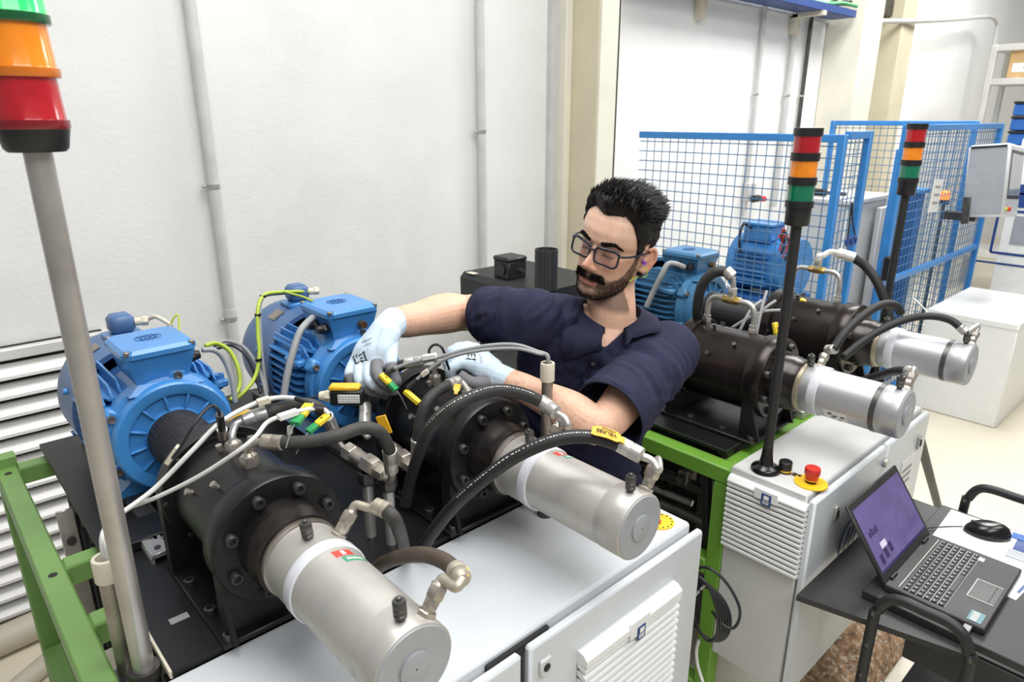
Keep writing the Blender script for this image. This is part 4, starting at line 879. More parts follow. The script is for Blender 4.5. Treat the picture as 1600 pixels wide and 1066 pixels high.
hose('black hose curving down from white elbow before the fence gate', [at(1332, 402, X=M4X+.10), at(1352, 416, X=M4X+.12), at(1370, 440, X=M4X+.12), at(1382, 470, X=M4X+.12), at(1390, 500, X=M4X+.12), at(1392, 530, X=M4X+.12)], r=.014, ma='rubber_dark', fer=at(1308, 395, X=M4X+.08), elb=[at(1296, 394, X=M4X+.06), at(1285, 400, X=M4X+.03), c4+V((0, 0, .045)), c4+V((0, 0, .03))], group='hoses of the rear bench', er=.009, metal='white_fit')
pp, dd = pt3[1]
hose('hose with yellow print rising from head of the rear silver pump', [at(1302, 546, X=M3X+.06), at(1322, 518, X=M3X+.10), at(1348, 494, X=M3X+.16), at(1376, 477, X=M3X+.22), at(1398, 477, X=M3X+.26), at(1408, 489, X=M3X+.28)], r=.0108, ma='rubber_dark', fer=pp+dd*.03, elb=[pp+dd*.01], group='hoses of the rear bench', nut=(pp, dd, .0105, .016))
pp4, dd4 = pt4[0]
hose('black hose with white tie arching to end of farthest right pump', [at(1502, 513, X=M4X+.02), at(1484, 500, X=M4X+.02), at(1455, 494, X=M4X), at(1420, 498, X=M4X-.03), at(1380, 514, X=M4X-.08), at(1345, 536, X=M4X-.14), at(1318, 558, X=M4X-.20)], r=.0108, ma='rubber_dark', fer=at(1510, 520, X=M4X+.02), elb=[pp4+dd4*.035, pp4+dd4*.01], group='hoses of the rear bench', nut=(pp4, dd4, .0105, .016))
pp3, dd3 = pt3[0]
hose('short black hose behind the rear silver pump end', [at(1420, 580, X=M3X+.08), at(1400, 580, X=M3X+.12), at(1378, 586, X=M3X+.18), at(1350, 594, X=M3X+.22)], r=.0108, ma='rubber_dark', fer=at(1428, 585, X=M3X+.06), elb=[pp3+dd3*.03, pp3+dd3*.01], group='hoses of the rear bench', nut=(pp3, dd3, .0105, .016))
cable('white cable tie tail on the arched hose before the white box', [at(1455, 500, X=M4X), at(1452, 492, X=M4X), at(1440, 478, X=M4X), at(1426, 465, X=M4X)], .002, 'label_white', 'cable_tie', cat='cable tie')
for i, (a, b_) in enumerate((((1198, 455), (1235, 500)), ((1212, 470), (1222, 520)), ((1190, 470), (1200, 440)), ((1232, 485), (1250, 525)))):
    p0 = V((1.655+.02*i, .845+.035*i, 1.165)); p1 = at(a[0], a[1], X=1.72+.03*i)
    cable(('pale cable bundle strand left of pole on rear housing', 'pale cable strand crossing in the middle of the rear bundle', 'short white cable curling up at rear bundle', 'pale cable strand dropping right of pole on rear flange')[i], [p0, (p0+p1)/2+V((0, 0, .02)), p1], .0042, 'cable_grey', group='pale cable bundle of the rear bench')
cable('yellow plug lying between the rear housings', [at(1206, 505, X=1.74), at(1211, 512, X=1.74), at(1214, 516, X=1.74)], .002, 'cable_black', 'plug_cable', extra=lambda t: tcplug(t, at(1212, 513, X=1.74), (0, -.3, -1), 1.2), group='thermocouple plugs')
cable('yellow green plug on top of farthest right housing', [at(1240, 462, X=M4X-.02), at(1252, 468, X=M4X-.02), at(1257, 471, X=M4X-.02)], .002, 'cable_black', 'plug_cable', extra=lambda t: tcplug(t, at(1258, 471, X=M4X-.02), (.2, -1, -.3), 1.2), group='thermocouple plugs')
# ================================================================== BACKGROUND
def mesh_panel(name, label, a, b, z0, z1, pitch=.0525, ma='fence_blue', posts=(True, True), rails=(), w=.035, group='blue mesh fence panels', mesh_z0=None, wr=.0026):
    a = V((a[0], a[1], 0)); b = V((b[0], b[1], 0)); d = (b-a).normalized(); L = (b-a).length; n = V((d.y, -d.x, 0)); R = Matrix((d, n, V((0, 0, 1)))).transposed()
    t = thing(name, label, 'fence', (a+b)/2, group)
    for s_, ok in ((0, posts[0]), (L, posts[1])):
        if ok: build(MB().box(a+d*s_+V((0, 0, z1/2)), (w, w, z1), .003, R), 'post', ma, t)
    for z in (z1-w/2, z0+w/2)+tuple(rails): build(MB().box((a+b)/2+V((0, 0, z)), (L, w*.8, w), .003, R), 'rail', ma, t)
    m = MB(); k = int(L/pitch)
    for i in range(1, k+1):
        p = a+d*(L*i/(k+1)); m.cyl(p+V((0, 0, z0)), p+V((0, 0, z1-w)), wr, n=4)
    k = int((z1-z0)/pitch)
    for i in range(1, k+1):
        z = z0+(z1-z0)*i/(k+1); m.cyl(a+V((0, 0, z)), b+V((0, 0, z)), wr, n=4)
    build(m, 'wire_mesh', 'wire_blue', t)
    return t
FX, FY = 3.24, 1.35
mesh_panel('fence_panel', 'blue framed wire mesh panel directly behind the man\'s head', (FX, 2.47), (FX, FY), .10, 1.662, posts=(False, True))
mesh_panel('fence_panel', 'narrow blue mesh panel at the corner beside the gate opening', (FX+.045, FY), (3.52, FY), .10, 1.675, posts=(False, True))
mesh_panel('fence_panel', 'blue mesh gate panel at right behind the far signal lamp', (4.0, FY), (5.74, FY), .10, 1.70, rails=(.86,))
mesh_panel('fence_panel', 'rear blue mesh panel across far side of the cell', (5.55, 2.40), (5.55, FY+.1), .10, 1.715, rails=())
# machinery inside the cell
mc = thing('test_machine', 'pale grey machine body seen through the fence gate opening', 'machine', (4.5, 1.9, 0))
build(MB().box((4.55, 1.86, .62), (.60, .36, 1.24), .01), 'body', 'cabinet_warm', mc)
build(MB().box((4.55, 1.86, 1.255), (.64, .40, .03), .006), 'top_plate', 'cabinet_warm', mc)
tm = at(1368, 292, X=4.3); ht = thing('hand_tool', 'small dark tool lying on the pale grey machine body', 'tool', (tm.x, tm.y, 1.27))
build(MB().cyl((4.33, 1.98, 1.295), (4.33, 1.86, 1.295), .022, n=12), 'tool_body', 'black_plastic', ht); build(MB().cyl((4.33, 1.86, 1.295), (4.33, 1.74, 1.295), .012, n=12), 'tool_nose', 'dark_steel', ht); build(MB().box((4.33, 1.96, 1.31), (.05, .04, .05), .008), 'tool_grip', 'black_plastic', ht)
bp_ = thing('blue_column', 'deep blue machine column behind the right fence gate', 'machine column', (4.95, 1.55, 0))
build(MB().box((4.95, 1.56, .64), (.09, .10, 1.28), .006), 'shaft', 'fence_blue_deep', bp_); build(MB().box((4.95, 1.56, 1.29), (.13, .14, .03), .004), 'cap', 'fence_blue', bp_)
b2 = thing('blue_column', 'lighter blue machine column left of deep blue column behind gate', 'machine column', (4.45, 1.55, 0))
build(MB().box((4.50, 1.52, .78), (.06, .06, 1.56), .006), 'shaft', 'fence_blue', b2); build(MB().box((4.50, 1.52, .02), (.12, .12, .04), .004), 'foot', 'fence_blue', b2)
pn = thing('machine_guard', 'white machine guard sheet standing behind right fence gate', 'panel', (5.25, 1.7, 0)); build(MB().box((5.22, 1.62, .62), (.26, .03, 1.24), .004), 'sheet', 'cabinet_grey', pn); build(MB().box((5.22, 1.62, .02), (.3, .12, .04), .004), 'foot', 'cabinet_grey', pn)
pn = thing('machine_guard', 'grey machine guard sheet left of the white one behind gate', 'panel', (4.72, 1.62, 0)); build(MB().box((4.72, 1.64, .60), (.20, .03, 1.20), .004), 'sheet', 'cabinet_warm', pn); build(MB().box((4.72, 1.64, .02), (.24, .12, .04), .004), 'foot', 'cabinet_warm', pn)
ol = at(1477, 305, Y=1.50); o_ = thing('beacon_lamp', 'small glowing orange lamp behind the right fence gate', 'lamp', (ol.x, ol.y, ol.z-.05))
mat('lens_lit', (255, 150, 40), .3, emit=(255, 130, 30), estr=1.6)
build(MB().lathe((ol.x, ol.y, ol.z-.03), (0, 0, 1), [(0, .03), (.05, .03), (.06, .02), (.062, .001)], 18), 'lens', 'lens_lit', o_); build(MB().cyl((ol.x, ol.y, ol.z-.06), (ol.x, ol.y, ol.z-.03), .034, n=16), 'socket', 'black_plastic', o_); build(MB().cyl((ol.x, ol.y, 0), (ol.x, ol.y, ol.z-.06), .012, n=8), 'stand', 'dark_steel', o_)
# blue motor in the cell
m5 = thing('cell_motor', 'blurred blue pump motor seen through mesh behind the signal lamp pole', 'motor', (3.7, 1.84, .6))
c5 = V((3.72, 1.86, .93))
build(MB().lathe(c5+V((0, -.17, 0)), (0, 1, 0), [(0, .06), (.0, .165), (.03, .17), (.06, .15), (.30, .15), (.31, .165), (.36, .165), (.38, .12), (.38, .01)], 40), 'body', 'motor_blue', m5)
build(MB().box(c5+V((-.02, .05, .185)), (.17, .17, .09), .012), 'terminal_box', 'motor_blue', m5); build(MB().box(c5+V((-.02, .05, .235)), (.185, .185, .018), .005), 'box_lid', 'motor_blue', m5)
for i in range(8): build(MB().box(c5+V((-.152, .04, -.09+.026*i)), (.03, .2, .007)), 'cooling_fin', 'motor_blue', m5)
build(MB().tube([c5+V((-.1, .08, .2)), c5+V((-.16, .1, .24)), c5+V((-.2, .1, .17)), c5+V((-.2, .08, .08))], .008, 8), 'lead', 'cable_black', m5)
build(MB().box(c5+V((0, .02, -.24)), (.34, .40, .16), .01), 'plinth', 'fence_blue_deep', m5); build(MB().box(c5+V((0, .02, -.61)), (.30, .36, .62), .01), 'stand', 'dark_steel', m5)
rc = thing('cable_bundle', 'red and dark cable ends hanging on the far fence post', 'cable', at(1222, 392, X=3.5), None)
for i in range(4):
    p = at(1217+3*i, 372+5*i, X=3.52); build(MB().tube([p, p+V((.0, .01*(i-2), .05)), p+V((.02, -.02, .02)), p+V((.0, -.01, -.07))], .006, 8), 'lead', ('sticker_red', 'cable_black', 'red_button', 'cable_black')[i], rc)
gl = thing('hanging_goggles', 'dark blue goggles hanging from the corner fence panel', 'goggles', at(1330, 385, Y=FY-.03))
pg = at(1326, 378, Y=FY-.05)
for i in (0, 1): build(MB().tube([pg+V((.055*i+.024*math.cos(a), 0, .02*math.sin(a))) for a in [2*math.pi*j/10 for j in range(10)]], .007, 6, 2, closed=True), 'eyepiece', 'label_blue', gl)
build(MB().tube([pg+V((-.02, 0, .01)), pg+V((.0, .01, .10)), pg+V((.01, .015, .18)), pg+V((.03, .01, .1)), pg+V((.075, 0, .01))], .004, 6), 'strap', 'cable_black', gl)
# small latch boxes on gate post
lb = thing('gate_latch', 'black gate latch with red key on the blue fence post', 'latch', at(1392, 425, Y=FY-.04)); pl_ = at(1388, 420, Y=FY-.04)
build(MB().box(pl_, (.05, .05, .13), .006), 'latch_body', 'black_plastic', lb); build(MB().box(pl_+V((-.005, -.03, -.012)), (.035, .02, .05), .006), 'red_key', 'red_button', lb)
# sign on the gate
sg = thing('paper_sign', 'white printed sheet tied to the right fence gate', 'sign', at(1462, 330, Y=FY-.025)); ps = at(1462, 306, Y=FY-.025)
build(MB().box(ps, (.16, .004, .19), 0, Matrix.Rotation(.06, 3, 'Y')), 'sheet', 'label_white', sg)
for i in range(3): build(MB().box(ps+V((.005, -.003, .05-.045*i)), (.09, .001, .012), 0, Matrix.Rotation(.06, 3, 'Y')), 'printed_line', 'cable_grey', sg)
# operator panel
oc = at(1541, 283, D=4.05); op = thing('operator_panel', 'grey tilted operator panel box with screen and red button at right', 'control panel', (oc.x, oc.y, oc.z-.22))
R = Matrix.Rotation(math.radians(5), 3, 'Y') @ Matrix.Rotation(math.radians(-6), 3, 'X')
def ob(nm, off, size, ma, b=.008, R2=None): return build(MB().box(oc+R @ V(off), size, b, R), nm, ma, op)
ob('housing', (.16, 0, 0), (.36, .21, .42), 'cabinet_grey', .014)
ob('side_plate', (-.022, .0, 0), (.006, .19, .38), 'silver_face', .002)
ob('handle_slot', (-.02, .0, .195), (.02, .18, .014), 'black_plastic', .003)
ob('screen', (.17, -.106, .035), (.26, .006, .24), 'screen_grey', .002)
ob('screen_bezel', (.17, -.104, .035), (.29, .006, .28), 'black_plastic', .002)
p = oc+R @ V((.06, -.105, -.165)); build(MB().cyl(p, p+R @ V((0, -.02, 0)), .013, n=16), 'stop_button', 'red_button', op)
p = oc+R @ V((.02, -.105, -.165)); build(MB().cyl(p, p+R @ V((0, -.012, 0)), .010, n=14), 'green_button', 'earth_cable', op)
ob('arm', (-.03, .08, -.17), (.03, .04, .16), 'dark_steel', .004); build(MB().box((oc.x+.05, (oc.y+FY)/2+.02, oc.z-.22), (.06, abs(FY-oc.y)+.0, .05), .004), 'mount', 'dark_steel', op)
# white counter
wc = thing('white_counter', 'plain white box counter standing on pale floor at right', 'counter', (4.97, 1.02, 0))
build(MB().box((4.975, 1.02, .319), (.83, .47, .638), .008), 'body', 'cabinet_white', wc); build(MB().box((4.975, 1.02, .60), (.836, .476, .004)), 'joint', 'cabinet_warm', wc)
# display board behind the counter, plane X = 5.85
PX = 5.85; dp = thing('display_board', 'white display board with blue framed machine picture behind counter', 'display board', (PX, .6, 0))
build(MB().box((PX+.02, .36, .80), (.03, 1.75, 1.60), .004), 'board', 'label_white', dp)
def onb(px, py): return at(px, py, X=PX)
def strip(p, q, h, ma, nm='printed_line', off=.0):
    p = V(p); q = V(q); d = q-p; s_ = d.normalized(); n = V((-1, 0, 0)); R_ = Matrix((s_, n, s_.cross(n))).transposed()
    build(MB().box((p+q)/2+V((.003-off, 0, 0)), (d.length, .002, h), 0, R_), nm, ma, dp)
fa_, fb_, = onb(1566, 329), onb(1547, 394); y0, y1 = max(fa_.y, fb_.y), onb(1640, 400).y; z0, z1 = fb_.z, fa_.z
for (p, q) in (((PX, y0, z1), (PX, y1, z1)), ((PX, y0, z0), (PX, y1, z0)), ((PX, y0, z0), (PX, y0, z1))): strip(p, q, .018, 'label_blue', 'picture_frame')
zz = onb(1560, 412).z; strip((PX, y0+.12, zz), (PX, -.45, zz), .014, 'label_blue')
za_ = onb(1590, 313).z; strip((PX, onb(1576, 313).y, za_), (PX, -.45, za_), .10, 'label_blue', 'header_band'); strip((PX, onb(1580, 295).y, onb(1590, 296).z), (PX, -.45, onb(1590, 296).z), .07, 'label_blue', 'header_band')
strip((PX, y0-.1, (z0+z1)/2+.02), (PX, y0-.22, (z0+z1)/2+.02), .20, 'silver_face', 'picture_shape'); strip((PX, y0-.24, (z0+z1)/2-.08), (PX, y0-.5, (z0+z1)/2-.08), .05, 'label_blue', 'picture_shape'); strip((PX, y0-.30, (z0+z1)/2+.02), (PX, y0-.36, (z0+z1)/2+.02), .16, 'silver_face', 'picture_shape')
# rack with boxes
RX = 8.3; p0 = at(1545, 125, X=RX); rk = thing('storage_rack', 'grey metal storage rack at the right edge of the photo', 'shelf', (RX+.25, p0.y-.5, 0))
ztop = at(1557, 70, X=RX).z; zs2 = at(1552, 128, X=RX).z
for (x, y) in ((RX, p0.y), (RX+.5, p0.y), (RX, p0.y-1.1), (RX+.5, p0.y-1.1)): build(MB().box((x, y, ztop/2), (.05, .05, ztop), .004), 'upright', 'conduit_grey', rk)
zs = [ztop-.03, zs2, zs2-.62, .4]
for z in zs: build(MB().box((RX+.25, p0.y-.55, z), (.54, 1.12, .06), .004), 'shelf', 'conduit_grey', rk)
def carton(label, y, z, w, h, d, x=RX+.22):
    t = thing('cardboard_box', label, 'box', (x, y, z)); build(MB().box((x, y, z+h/2), (d, w, h), .003), 'carton', 'cardboard', t); build(MB().box((x-d/2-.001, y+w*.12, z+h*.35), (.002, w*.6, h*.3)), 'label_strip', 'label_white', t)
    build(MB().box((x-d/2-.002, y+w*.05, z+h*.35), (.002, w*.3, h*.08)), 'print_bar', 'label_blue', t)
carton('brown cardboard box with white label on the grey rack shelf', p0.y-.34, zs[1]+.03, .42, .27, .36)
for i in range(3):
    t = thing('storage_bin', ('top blue storage bin on the grey rack', 'middle blue storage bin on the grey rack', 'lowest blue storage bin above the operator panel')[i], 'bin', (RX+.2, p0.y-.45, zs[2]+.03+.135*(2-i)), 'blue storage bins on the rack')
    z = zs[2]+.03+.137*(2-i); build(MB().box((RX+.2, p0.y-.45, z+.055), (.36, .40, .11), .012), 'bin_body', 'label_blue_bright', t); build(MB().box((RX+.2, p0.y-.45, z+.122), (.37, .41, .024), .004), 'bin_rim', 'black_plastic', t)
# ------------------------------------------------------------------ black machine behind the man
bm_ = thing('black_machine', 'black metal machine with control box and mesh cylinder left of the man', 'machine', (2.05, 2.1, 0))
zb_ = 1.081
build(MB().prism([(1.85, .86), (2.25, .86), (2.25, zb_), (1.872, zb_), (1.85, zb_-.022)], (0, 2.36, 0), (1, 0, 0), (0, 0, 1), .51), 'body', 'black_powder', bm_)
build(MB().box((2.05, 2.10, .43), (.30, .40, .86), .01), 'pedestal', 'dark_void', bm_)
pb = at(797, 433, Z=zb_)
build(MB().box((pb.x, pb.y, zb_+.038), (.100, .100, .076), .004), 'control_box', 'black_plastic', bm_); build(MB().box((pb.x, pb.y, zb_+.084), (.107, .107, .020), .006), 'control_lid', 'black_plastic', bm_)
build(MB().cyl((pb.x-.050, pb.y, zb_+.040), (pb.x-.056, pb.y, zb_+.040), .026, n=18), 'round_cover', 'black_plastic', bm_); build(MB().cyl((pb.x+.01, pb.y-.050, zb_+.036), (pb.x+.01, pb.y-.072, zb_+.036), .010, n=12), 'gland', 'dark_steel', bm_)
pc = at(853, 452, Z=zb_); mg = mat('guard_mesh_b', (24, 24, 24), .6); mesh_nodes(mg, 130, srgb(52, 52, 54), srgb(8, 8, 8))
build(MB().lathe((pc.x, pc.y, zb_), (0, 0, 1), [(0, .046), (.162, .046), (.162, .042), (.03, .042)], 32), 'mesh_cylinder', 'guard_mesh_b', bm_)
ps_ = at(738, 427, Z=zb_); build(MB().box((ps_.x, ps_.y, zb_+.001), (.03, .05, .002)), 'sticker', 'cream_plastic', bm_)
# ------------------------------------------------------------------ pipes on the floor at left
for i, (a, b_, r_) in enumerate((((-.5, 2.52), (.75, 2.62), .05), ((-.15, 2.20), (.42, 2.58), .032), ((-.6, 2.05), (.6, 2.12), .032))):
    z = r_; tag(build(MB().lathe((a[0], a[1], z), (b_[0]-a[0], b_[1]-a[1], 0), [(0, r_), (math.hypot(b_[0]-a[0], b_[1]-a[1]), r_), (math.hypot(b_[0]-a[0], b_[1]-a[1]), r_*.85), (0, r_*.85)], 20, caps=False), 'floor_pipe', 'conduit_pale'), ('thick beige pipe lying along the louvre', 'thinner beige pipe lying diagonally before the louvre', 'grey pipe lying nearest the green frame leg')[i], 'pipe', 'pipes lying on the floor at left')
# ================================================================== CART WITH LAPTOP
TZ = .72
ct = thing('laptop_cart', 'black tubular cart with dark boards carrying the laptop', 'cart', (1.7, .25, 0))
build(MB().prism([(1.354, .522), (1.432, .20), (2.0, .20), (2.0, .522)], (0, 0, TZ-.033), (1, 0, 0), (0, 1, 0), .014), 'lower_board', 'cart_board', ct)
build(MB().box((1.722, .19, TZ-.0095), (.536, .46, .019), .002), 'upper_board', 'cart_board', ct)
build(MB().box((1.70, .16, .42), (.56, .36, .014), .002), 'bottom_shelf', 'cart_board', ct)
build(MB().box((1.462, .17, TZ-.075), (.012, .30, .085), .002), 'apron', 'cart_board', ct)
def ubar(x, ya, yb, zt, nm):
    r_ = .05
    pts = [(x, ya, .03), (x, ya, .3), (x, ya, zt-.09), (x, ya-.006, zt-.045), (x, ya-.022, zt-.012), (x, ya-.05, zt), (x, (ya+yb)/2, zt), (x, yb+.05, zt), (x, yb+.022, zt-.012), (x, yb+.006, zt-.045), (x, yb, zt-.09), (x, yb, .3), (x, yb, .03)]
    o = build(MB().tube(pts, .0115, 14, 5), nm, 'black_powder', ct, ang=180)
    for y in (ya, yb):
        build(MB().cyl((x, y, 0), (x, y, .05), .018, n=14), 'caster', 'black_plastic', ct)
        for z in (.74, .66, .58, .44): build(MB().ell((x-.0105, y, z), (.003, .005, .005), 10, 6), 'rivet', 'dark_steel', ct)
ubar(1.372, .366, .188, .795, 'end_frame'); ubar(2.02, .375, .150, .795, 'end_frame')
mat_ = None
# laptop
lz = TZ; LX0, LX1, LY0, LY1, LH = 1.487, 1.782, .193, .389, .017
lp = thing('laptop', 'open black laptop with purple screen on the cart', 'laptop', ((LX0+LX1)/2, (LY0+LY1)/2, lz))
build(MB().box(((LX0+LX1)/2, (LY0+LY1)/2, lz+LH/2), (LX1-LX0, LY1-LY0, LH), .003), 'base', 'laptop_black', lp)
zt = lz+LH
tl = at(1324, 791, X=LX0+.004); hy, hz = LY1-.004, lz+LH*.8
dirv = V((0, tl.y-hy, tl.z-hz)); LSC = dirv.length; dirv.normalize(); nv = V((0, dirv.z, -dirv.y)); nv = -nv if nv.y > 0 else nv   # faces the keyboard
ctr = V(((LX0+LX1)/2, hy, hz)); R = Matrix((V((1, 0, 0)), nv, V((1, 0, 0)).cross(nv))).transposed()
def scr(nm, u0, u1, v0, v1, dep, th, ma, par=lp, b=.001): return build(MB().box(ctr+V((1, 0, 0))*((u0+u1)/2)+dirv*((v0+v1)/2)+nv*dep, (u1-u0, th, v1-v0), b, R), nm, ma, par)
W2 = (LX1-LX0)/2
lid = scr('lid', -W2, W2, 0, LSC, -.003, .007, 'laptop_black', b=.002)
sc_ = scr('screen', -W2+.012, W2-.012, .022, LSC-.016, .0008, .0012, 'laptop_screen', b=0)
for i in range(3): scr('screen_window', -W2+.03+.028*i, -W2+.046+.028*i, .036+.004*i, .058+.004*i, .0017, .0004, 'screen_dark', sc_, 0)
scr('screen_window', -W2+.055, -W2+.085, .064, .078, .0017, .0004, 'screen_light', sc_, 0); scr('taskbar', -W2+.012, W2-.012, .022, .028, .0017, .0004, 'screen_dark', sc_, 0)
for i in range(4): scr('screen_chart', -W2+.03+.012*i, -W2+.038+.012*i, .10, .112+.004*(i % 2), .0017, .0004, 'screen_dark', sc_, 0)
build(MB().cyl((LX0+.03, LY1-.004, zt), (LX0+.06, LY1-.004, zt), .005, n=10).cyl((LX1-.06, LY1-.004, zt), (LX1-.03, LY1-.004, zt), .005, n=10), 'hinge', 'black_plastic', lp)
build(MB().box(((LX0+LX1)/2, LY1-.026, zt), (LX1-LX0-.03, .0012, .0012)), 'trim_line', 'zinc', lp)
build(MB().box(((LX0+LX1)/2, LY1-.075, zt-.0005), (LX1-LX0-.028, .085, .0022)), 'keyboard_tray', 'black_gloss', lp)
key = None; n = 0
for r_ in range(6):
    for c_ in range(16):
        if r_ == 5 and 4 <= c_ <= 8: continue
        x = LX0+.022+.0168*c_; y = LY1-.040-.0140*r_
        if key is None:
            key = build(MB().frustum((x, y, zt+.0006), (.0142, .0112), (.0125, .0095), .0022), 'key', 'laptop_black', lp, ang=None); k0 = (x, y)
            lg = build(MB().box((x-.002, y+.001, zt+.0029), (.0026, .0022, .0003)), 'key_mark', 'label_white', key)
        else:
            q = link_copy(key, lp, loc=(x-k0[0], y-k0[1], 0)); link_copy(lg, q)
build(MB().frustum((LX0+.022+.0168*6, LY1-.040-.014*5, zt+.0006), (.082, .0112), (.080, .0095), .0022), 'space_bar', 'laptop_black', lp)
tpx = (LX0+LX1)/2-.012; tp = build(MB().box((tpx, LY0+.034, zt+.0003), (.082, .050, .0008)), 'touchpad', 'laptop_pad', lp)
for (dx, dy, sx, sy) in ((-.041, 0, .0012, .05), (.041, 0, .0012, .05), (0, .025, .082, .0012)): build(MB().box((tpx+dx, LY0+.034+dy, zt+.0008), (sx, sy, .0008)), 'touchpad_edge', 'label_white', tp)
build(MB().box((tpx, LY0+.020, zt+.0008), (.080, .0014, .0005)), 'touchpad_split', 'ink', tp)
st = build(MB().box((LX0+.030, LY0+.024, zt+.0004), (.040, .026, .0008)), 'spec_sticker', 'sticker_teal', lp)
for i in range(4): build(MB().box((LX0+.016+.009*i, LY0+.026, zt+.001), (.006, .012, .0005)), 'sticker_mark', 'cream_plastic', st)
build(MB().box((LX1-.03, LY0+.075, zt+.0004), (.016, .012, .0008)), 'logo_sticker', 'label_white', lp)
# brochure
br = thing('brochure', 'white printed brochure with blue pictures under the mouse', 'brochure', (1.90, .29, TZ))
build(MB().box((1.888, .272, TZ+.0012), (.185, .235, .0016), 0, Matrix.Rotation(.04, 3, 'Z')), 'sheet', 'label_white', br)
for (x, y, sx, sy, ma) in ((1.93, .21, .09, .05, 'label_blue'), (1.90, .185, .06, .03, 'cable_grey'), (1.86, .215, .04, .05, 'silver_face'), (1.955, .235, .03, .03, 'label_blue_bright')): build(MB().box((x, y, TZ+.0022+.0004*(1 if sx > .08 else 2 if sx > .05 else 3 if sx > .035 else 4)), (sx, sy, .0003), 0, Matrix.Rotation(.04, 3, 'Z')), 'printed_picture', ma, br)
b3 = thing('paper_sheet', 'printed leaflet edge sticking out from under the laptop front', 'paper', (1.72, .19, TZ)); build(MB().box((1.735, .196, TZ+.0006), (.13, .05, .0008), 0, Matrix.Rotation(-.1, 3, 'Z')), 'sheet', 'label_white', b3); build(MB().box((1.73, .178, TZ+.0012), (.06, .006, .0003), 0, Matrix.Rotation(-.1, 3, 'Z')), 'printed_line', 'label_blue', b3)
# mouse
ms = thing('computer_mouse', 'black computer mouse lying on the brochure', 'mouse', (1.91, .305, TZ+.002))
mc_ = V((1.908, .297, TZ+.002)); Rm = Matrix.Rotation(math.radians(112), 3, 'Z')
m = MB(); nu, nw = 20, 10; v = []; f = []
for j in range(nw+1):
    th = math.pi/2*j/nw
    for i in range(nu):
        a = 2*math.pi*i/nu; rx = .052*(1-.06*math.cos(a)); x = rx*math.cos(a)*math.cos(th)**.6; y = .030*math.sin(a)*math.cos(th)**.6*(1-.12*math.cos(2*a)); z = .034*math.sin(th)**.9*(1-.25*(x/.055))
        v.append(mc_+Rm @ V((x, y, max(0, z))))
for j in range(nw):
    for i in range(nu): f.append((j*nu+i, j*nu+(i+1) % nu, (j+1)*nu+(i+1) % nu, (j+1)*nu+i))
f.append(tuple(reversed(range(nu)))); m.add(v, f); build(m, 'shell', 'black_gloss', ms, ang=180)
build(MB().lathe(mc_+Rm @ V((.030, -.004, .026)), Rm @ V((0, 1, 0)), [(0, .006), (.008, .006)], 14), 'wheel', 'rubber', ms)
build(MB().tube([mc_+Rm @ V((.050, 0, .008)), mc_+Rm @ V((.075, .004, .004)), mc_+V((-.06, .09, .004)), V((1.82, .405, TZ+.006)), V((1.80, .40, TZ+.01)), V((1.778, .375, TZ+.010))], .0016, 6), 'cord', 'cable_black', ms)
ub = thing('usb_plug', 'grey plug and cord on the left side of the laptop', 'plug', (1.48, .23, TZ)); build(MB().box((1.476, .222, TZ+.009), (.022, .014, .007), .001), 'plug', 'cable_grey', ub); build(MB().tube([(1.466, .222, TZ+.009), (1.44, .215, TZ+.012), (1.425, .20, TZ+.0), (1.412, .19, TZ-.06), (1.41, .18, TZ-.14)], .0022, 8), 'cord', 'cable_black', ub)
# slanted tube, sack and floor cables
a = at(1441, 700, X=2.26); b_ = at(1476, 830, Z=.02)
sl = thing('slanted_tube', 'slanted black tube propped between grey cabinet end and floor', 'tube', (b_.x, b_.y, 0)); build(MB().cyl(a+(a-b_).normalized()*.10, b_, .014, n=14), 'tube', 'black_powder', sl); build(MB().cyl((b_.x, b_.y, 0), (b_.x, b_.y, .03), .022, n=14), 'rubber_foot', 'black_plastic', sl)
sk = thing('woven_sack', 'brown and white woven sack on the floor under the cabinet', 'sack', (2.05, .66, 0))
m = MB(); nx, ny = 26, 18; v = []; f = []
for j in range(ny+1):
    for i in range(nx+1):
        u_, w_ = i/nx, j/ny; e = (math.sin(math.pi*u_)*math.sin(math.pi*w_))**.4; v.append((1.72+.66*u_, .49+.245*w_, .004+.11*e*(1+.18*math.sin(9*u_+5*w_)+.10*math.sin(23*u_-11*w_))))
for j in range(ny):
    for i in range(nx): a0 = j*(nx+1)+i; f.append((a0, a0+1, a0+nx+2, a0+nx+1))
m.add(v, f); build(m, 'cloth', 'woven', sk, ang=180)
for i in range(3):
    p = [at(1352+10*i, 985, Z=.01), at(1380+4*i, 1000+8*i, Z=.01), at(1372-6*i, 1030, Z=.012), at(1360+5*i, 1056, Z=.01), at(1390, 1075, Z=.01)]
    cable(('black floor cable nearest the cabinet under the cart', 'white floor cable under the cart', 'black floor cable under the cart shelf')[i], p, .005, ('cable_black', 'cable_white', 'cable_black')[i], group='floor cables under the cart')
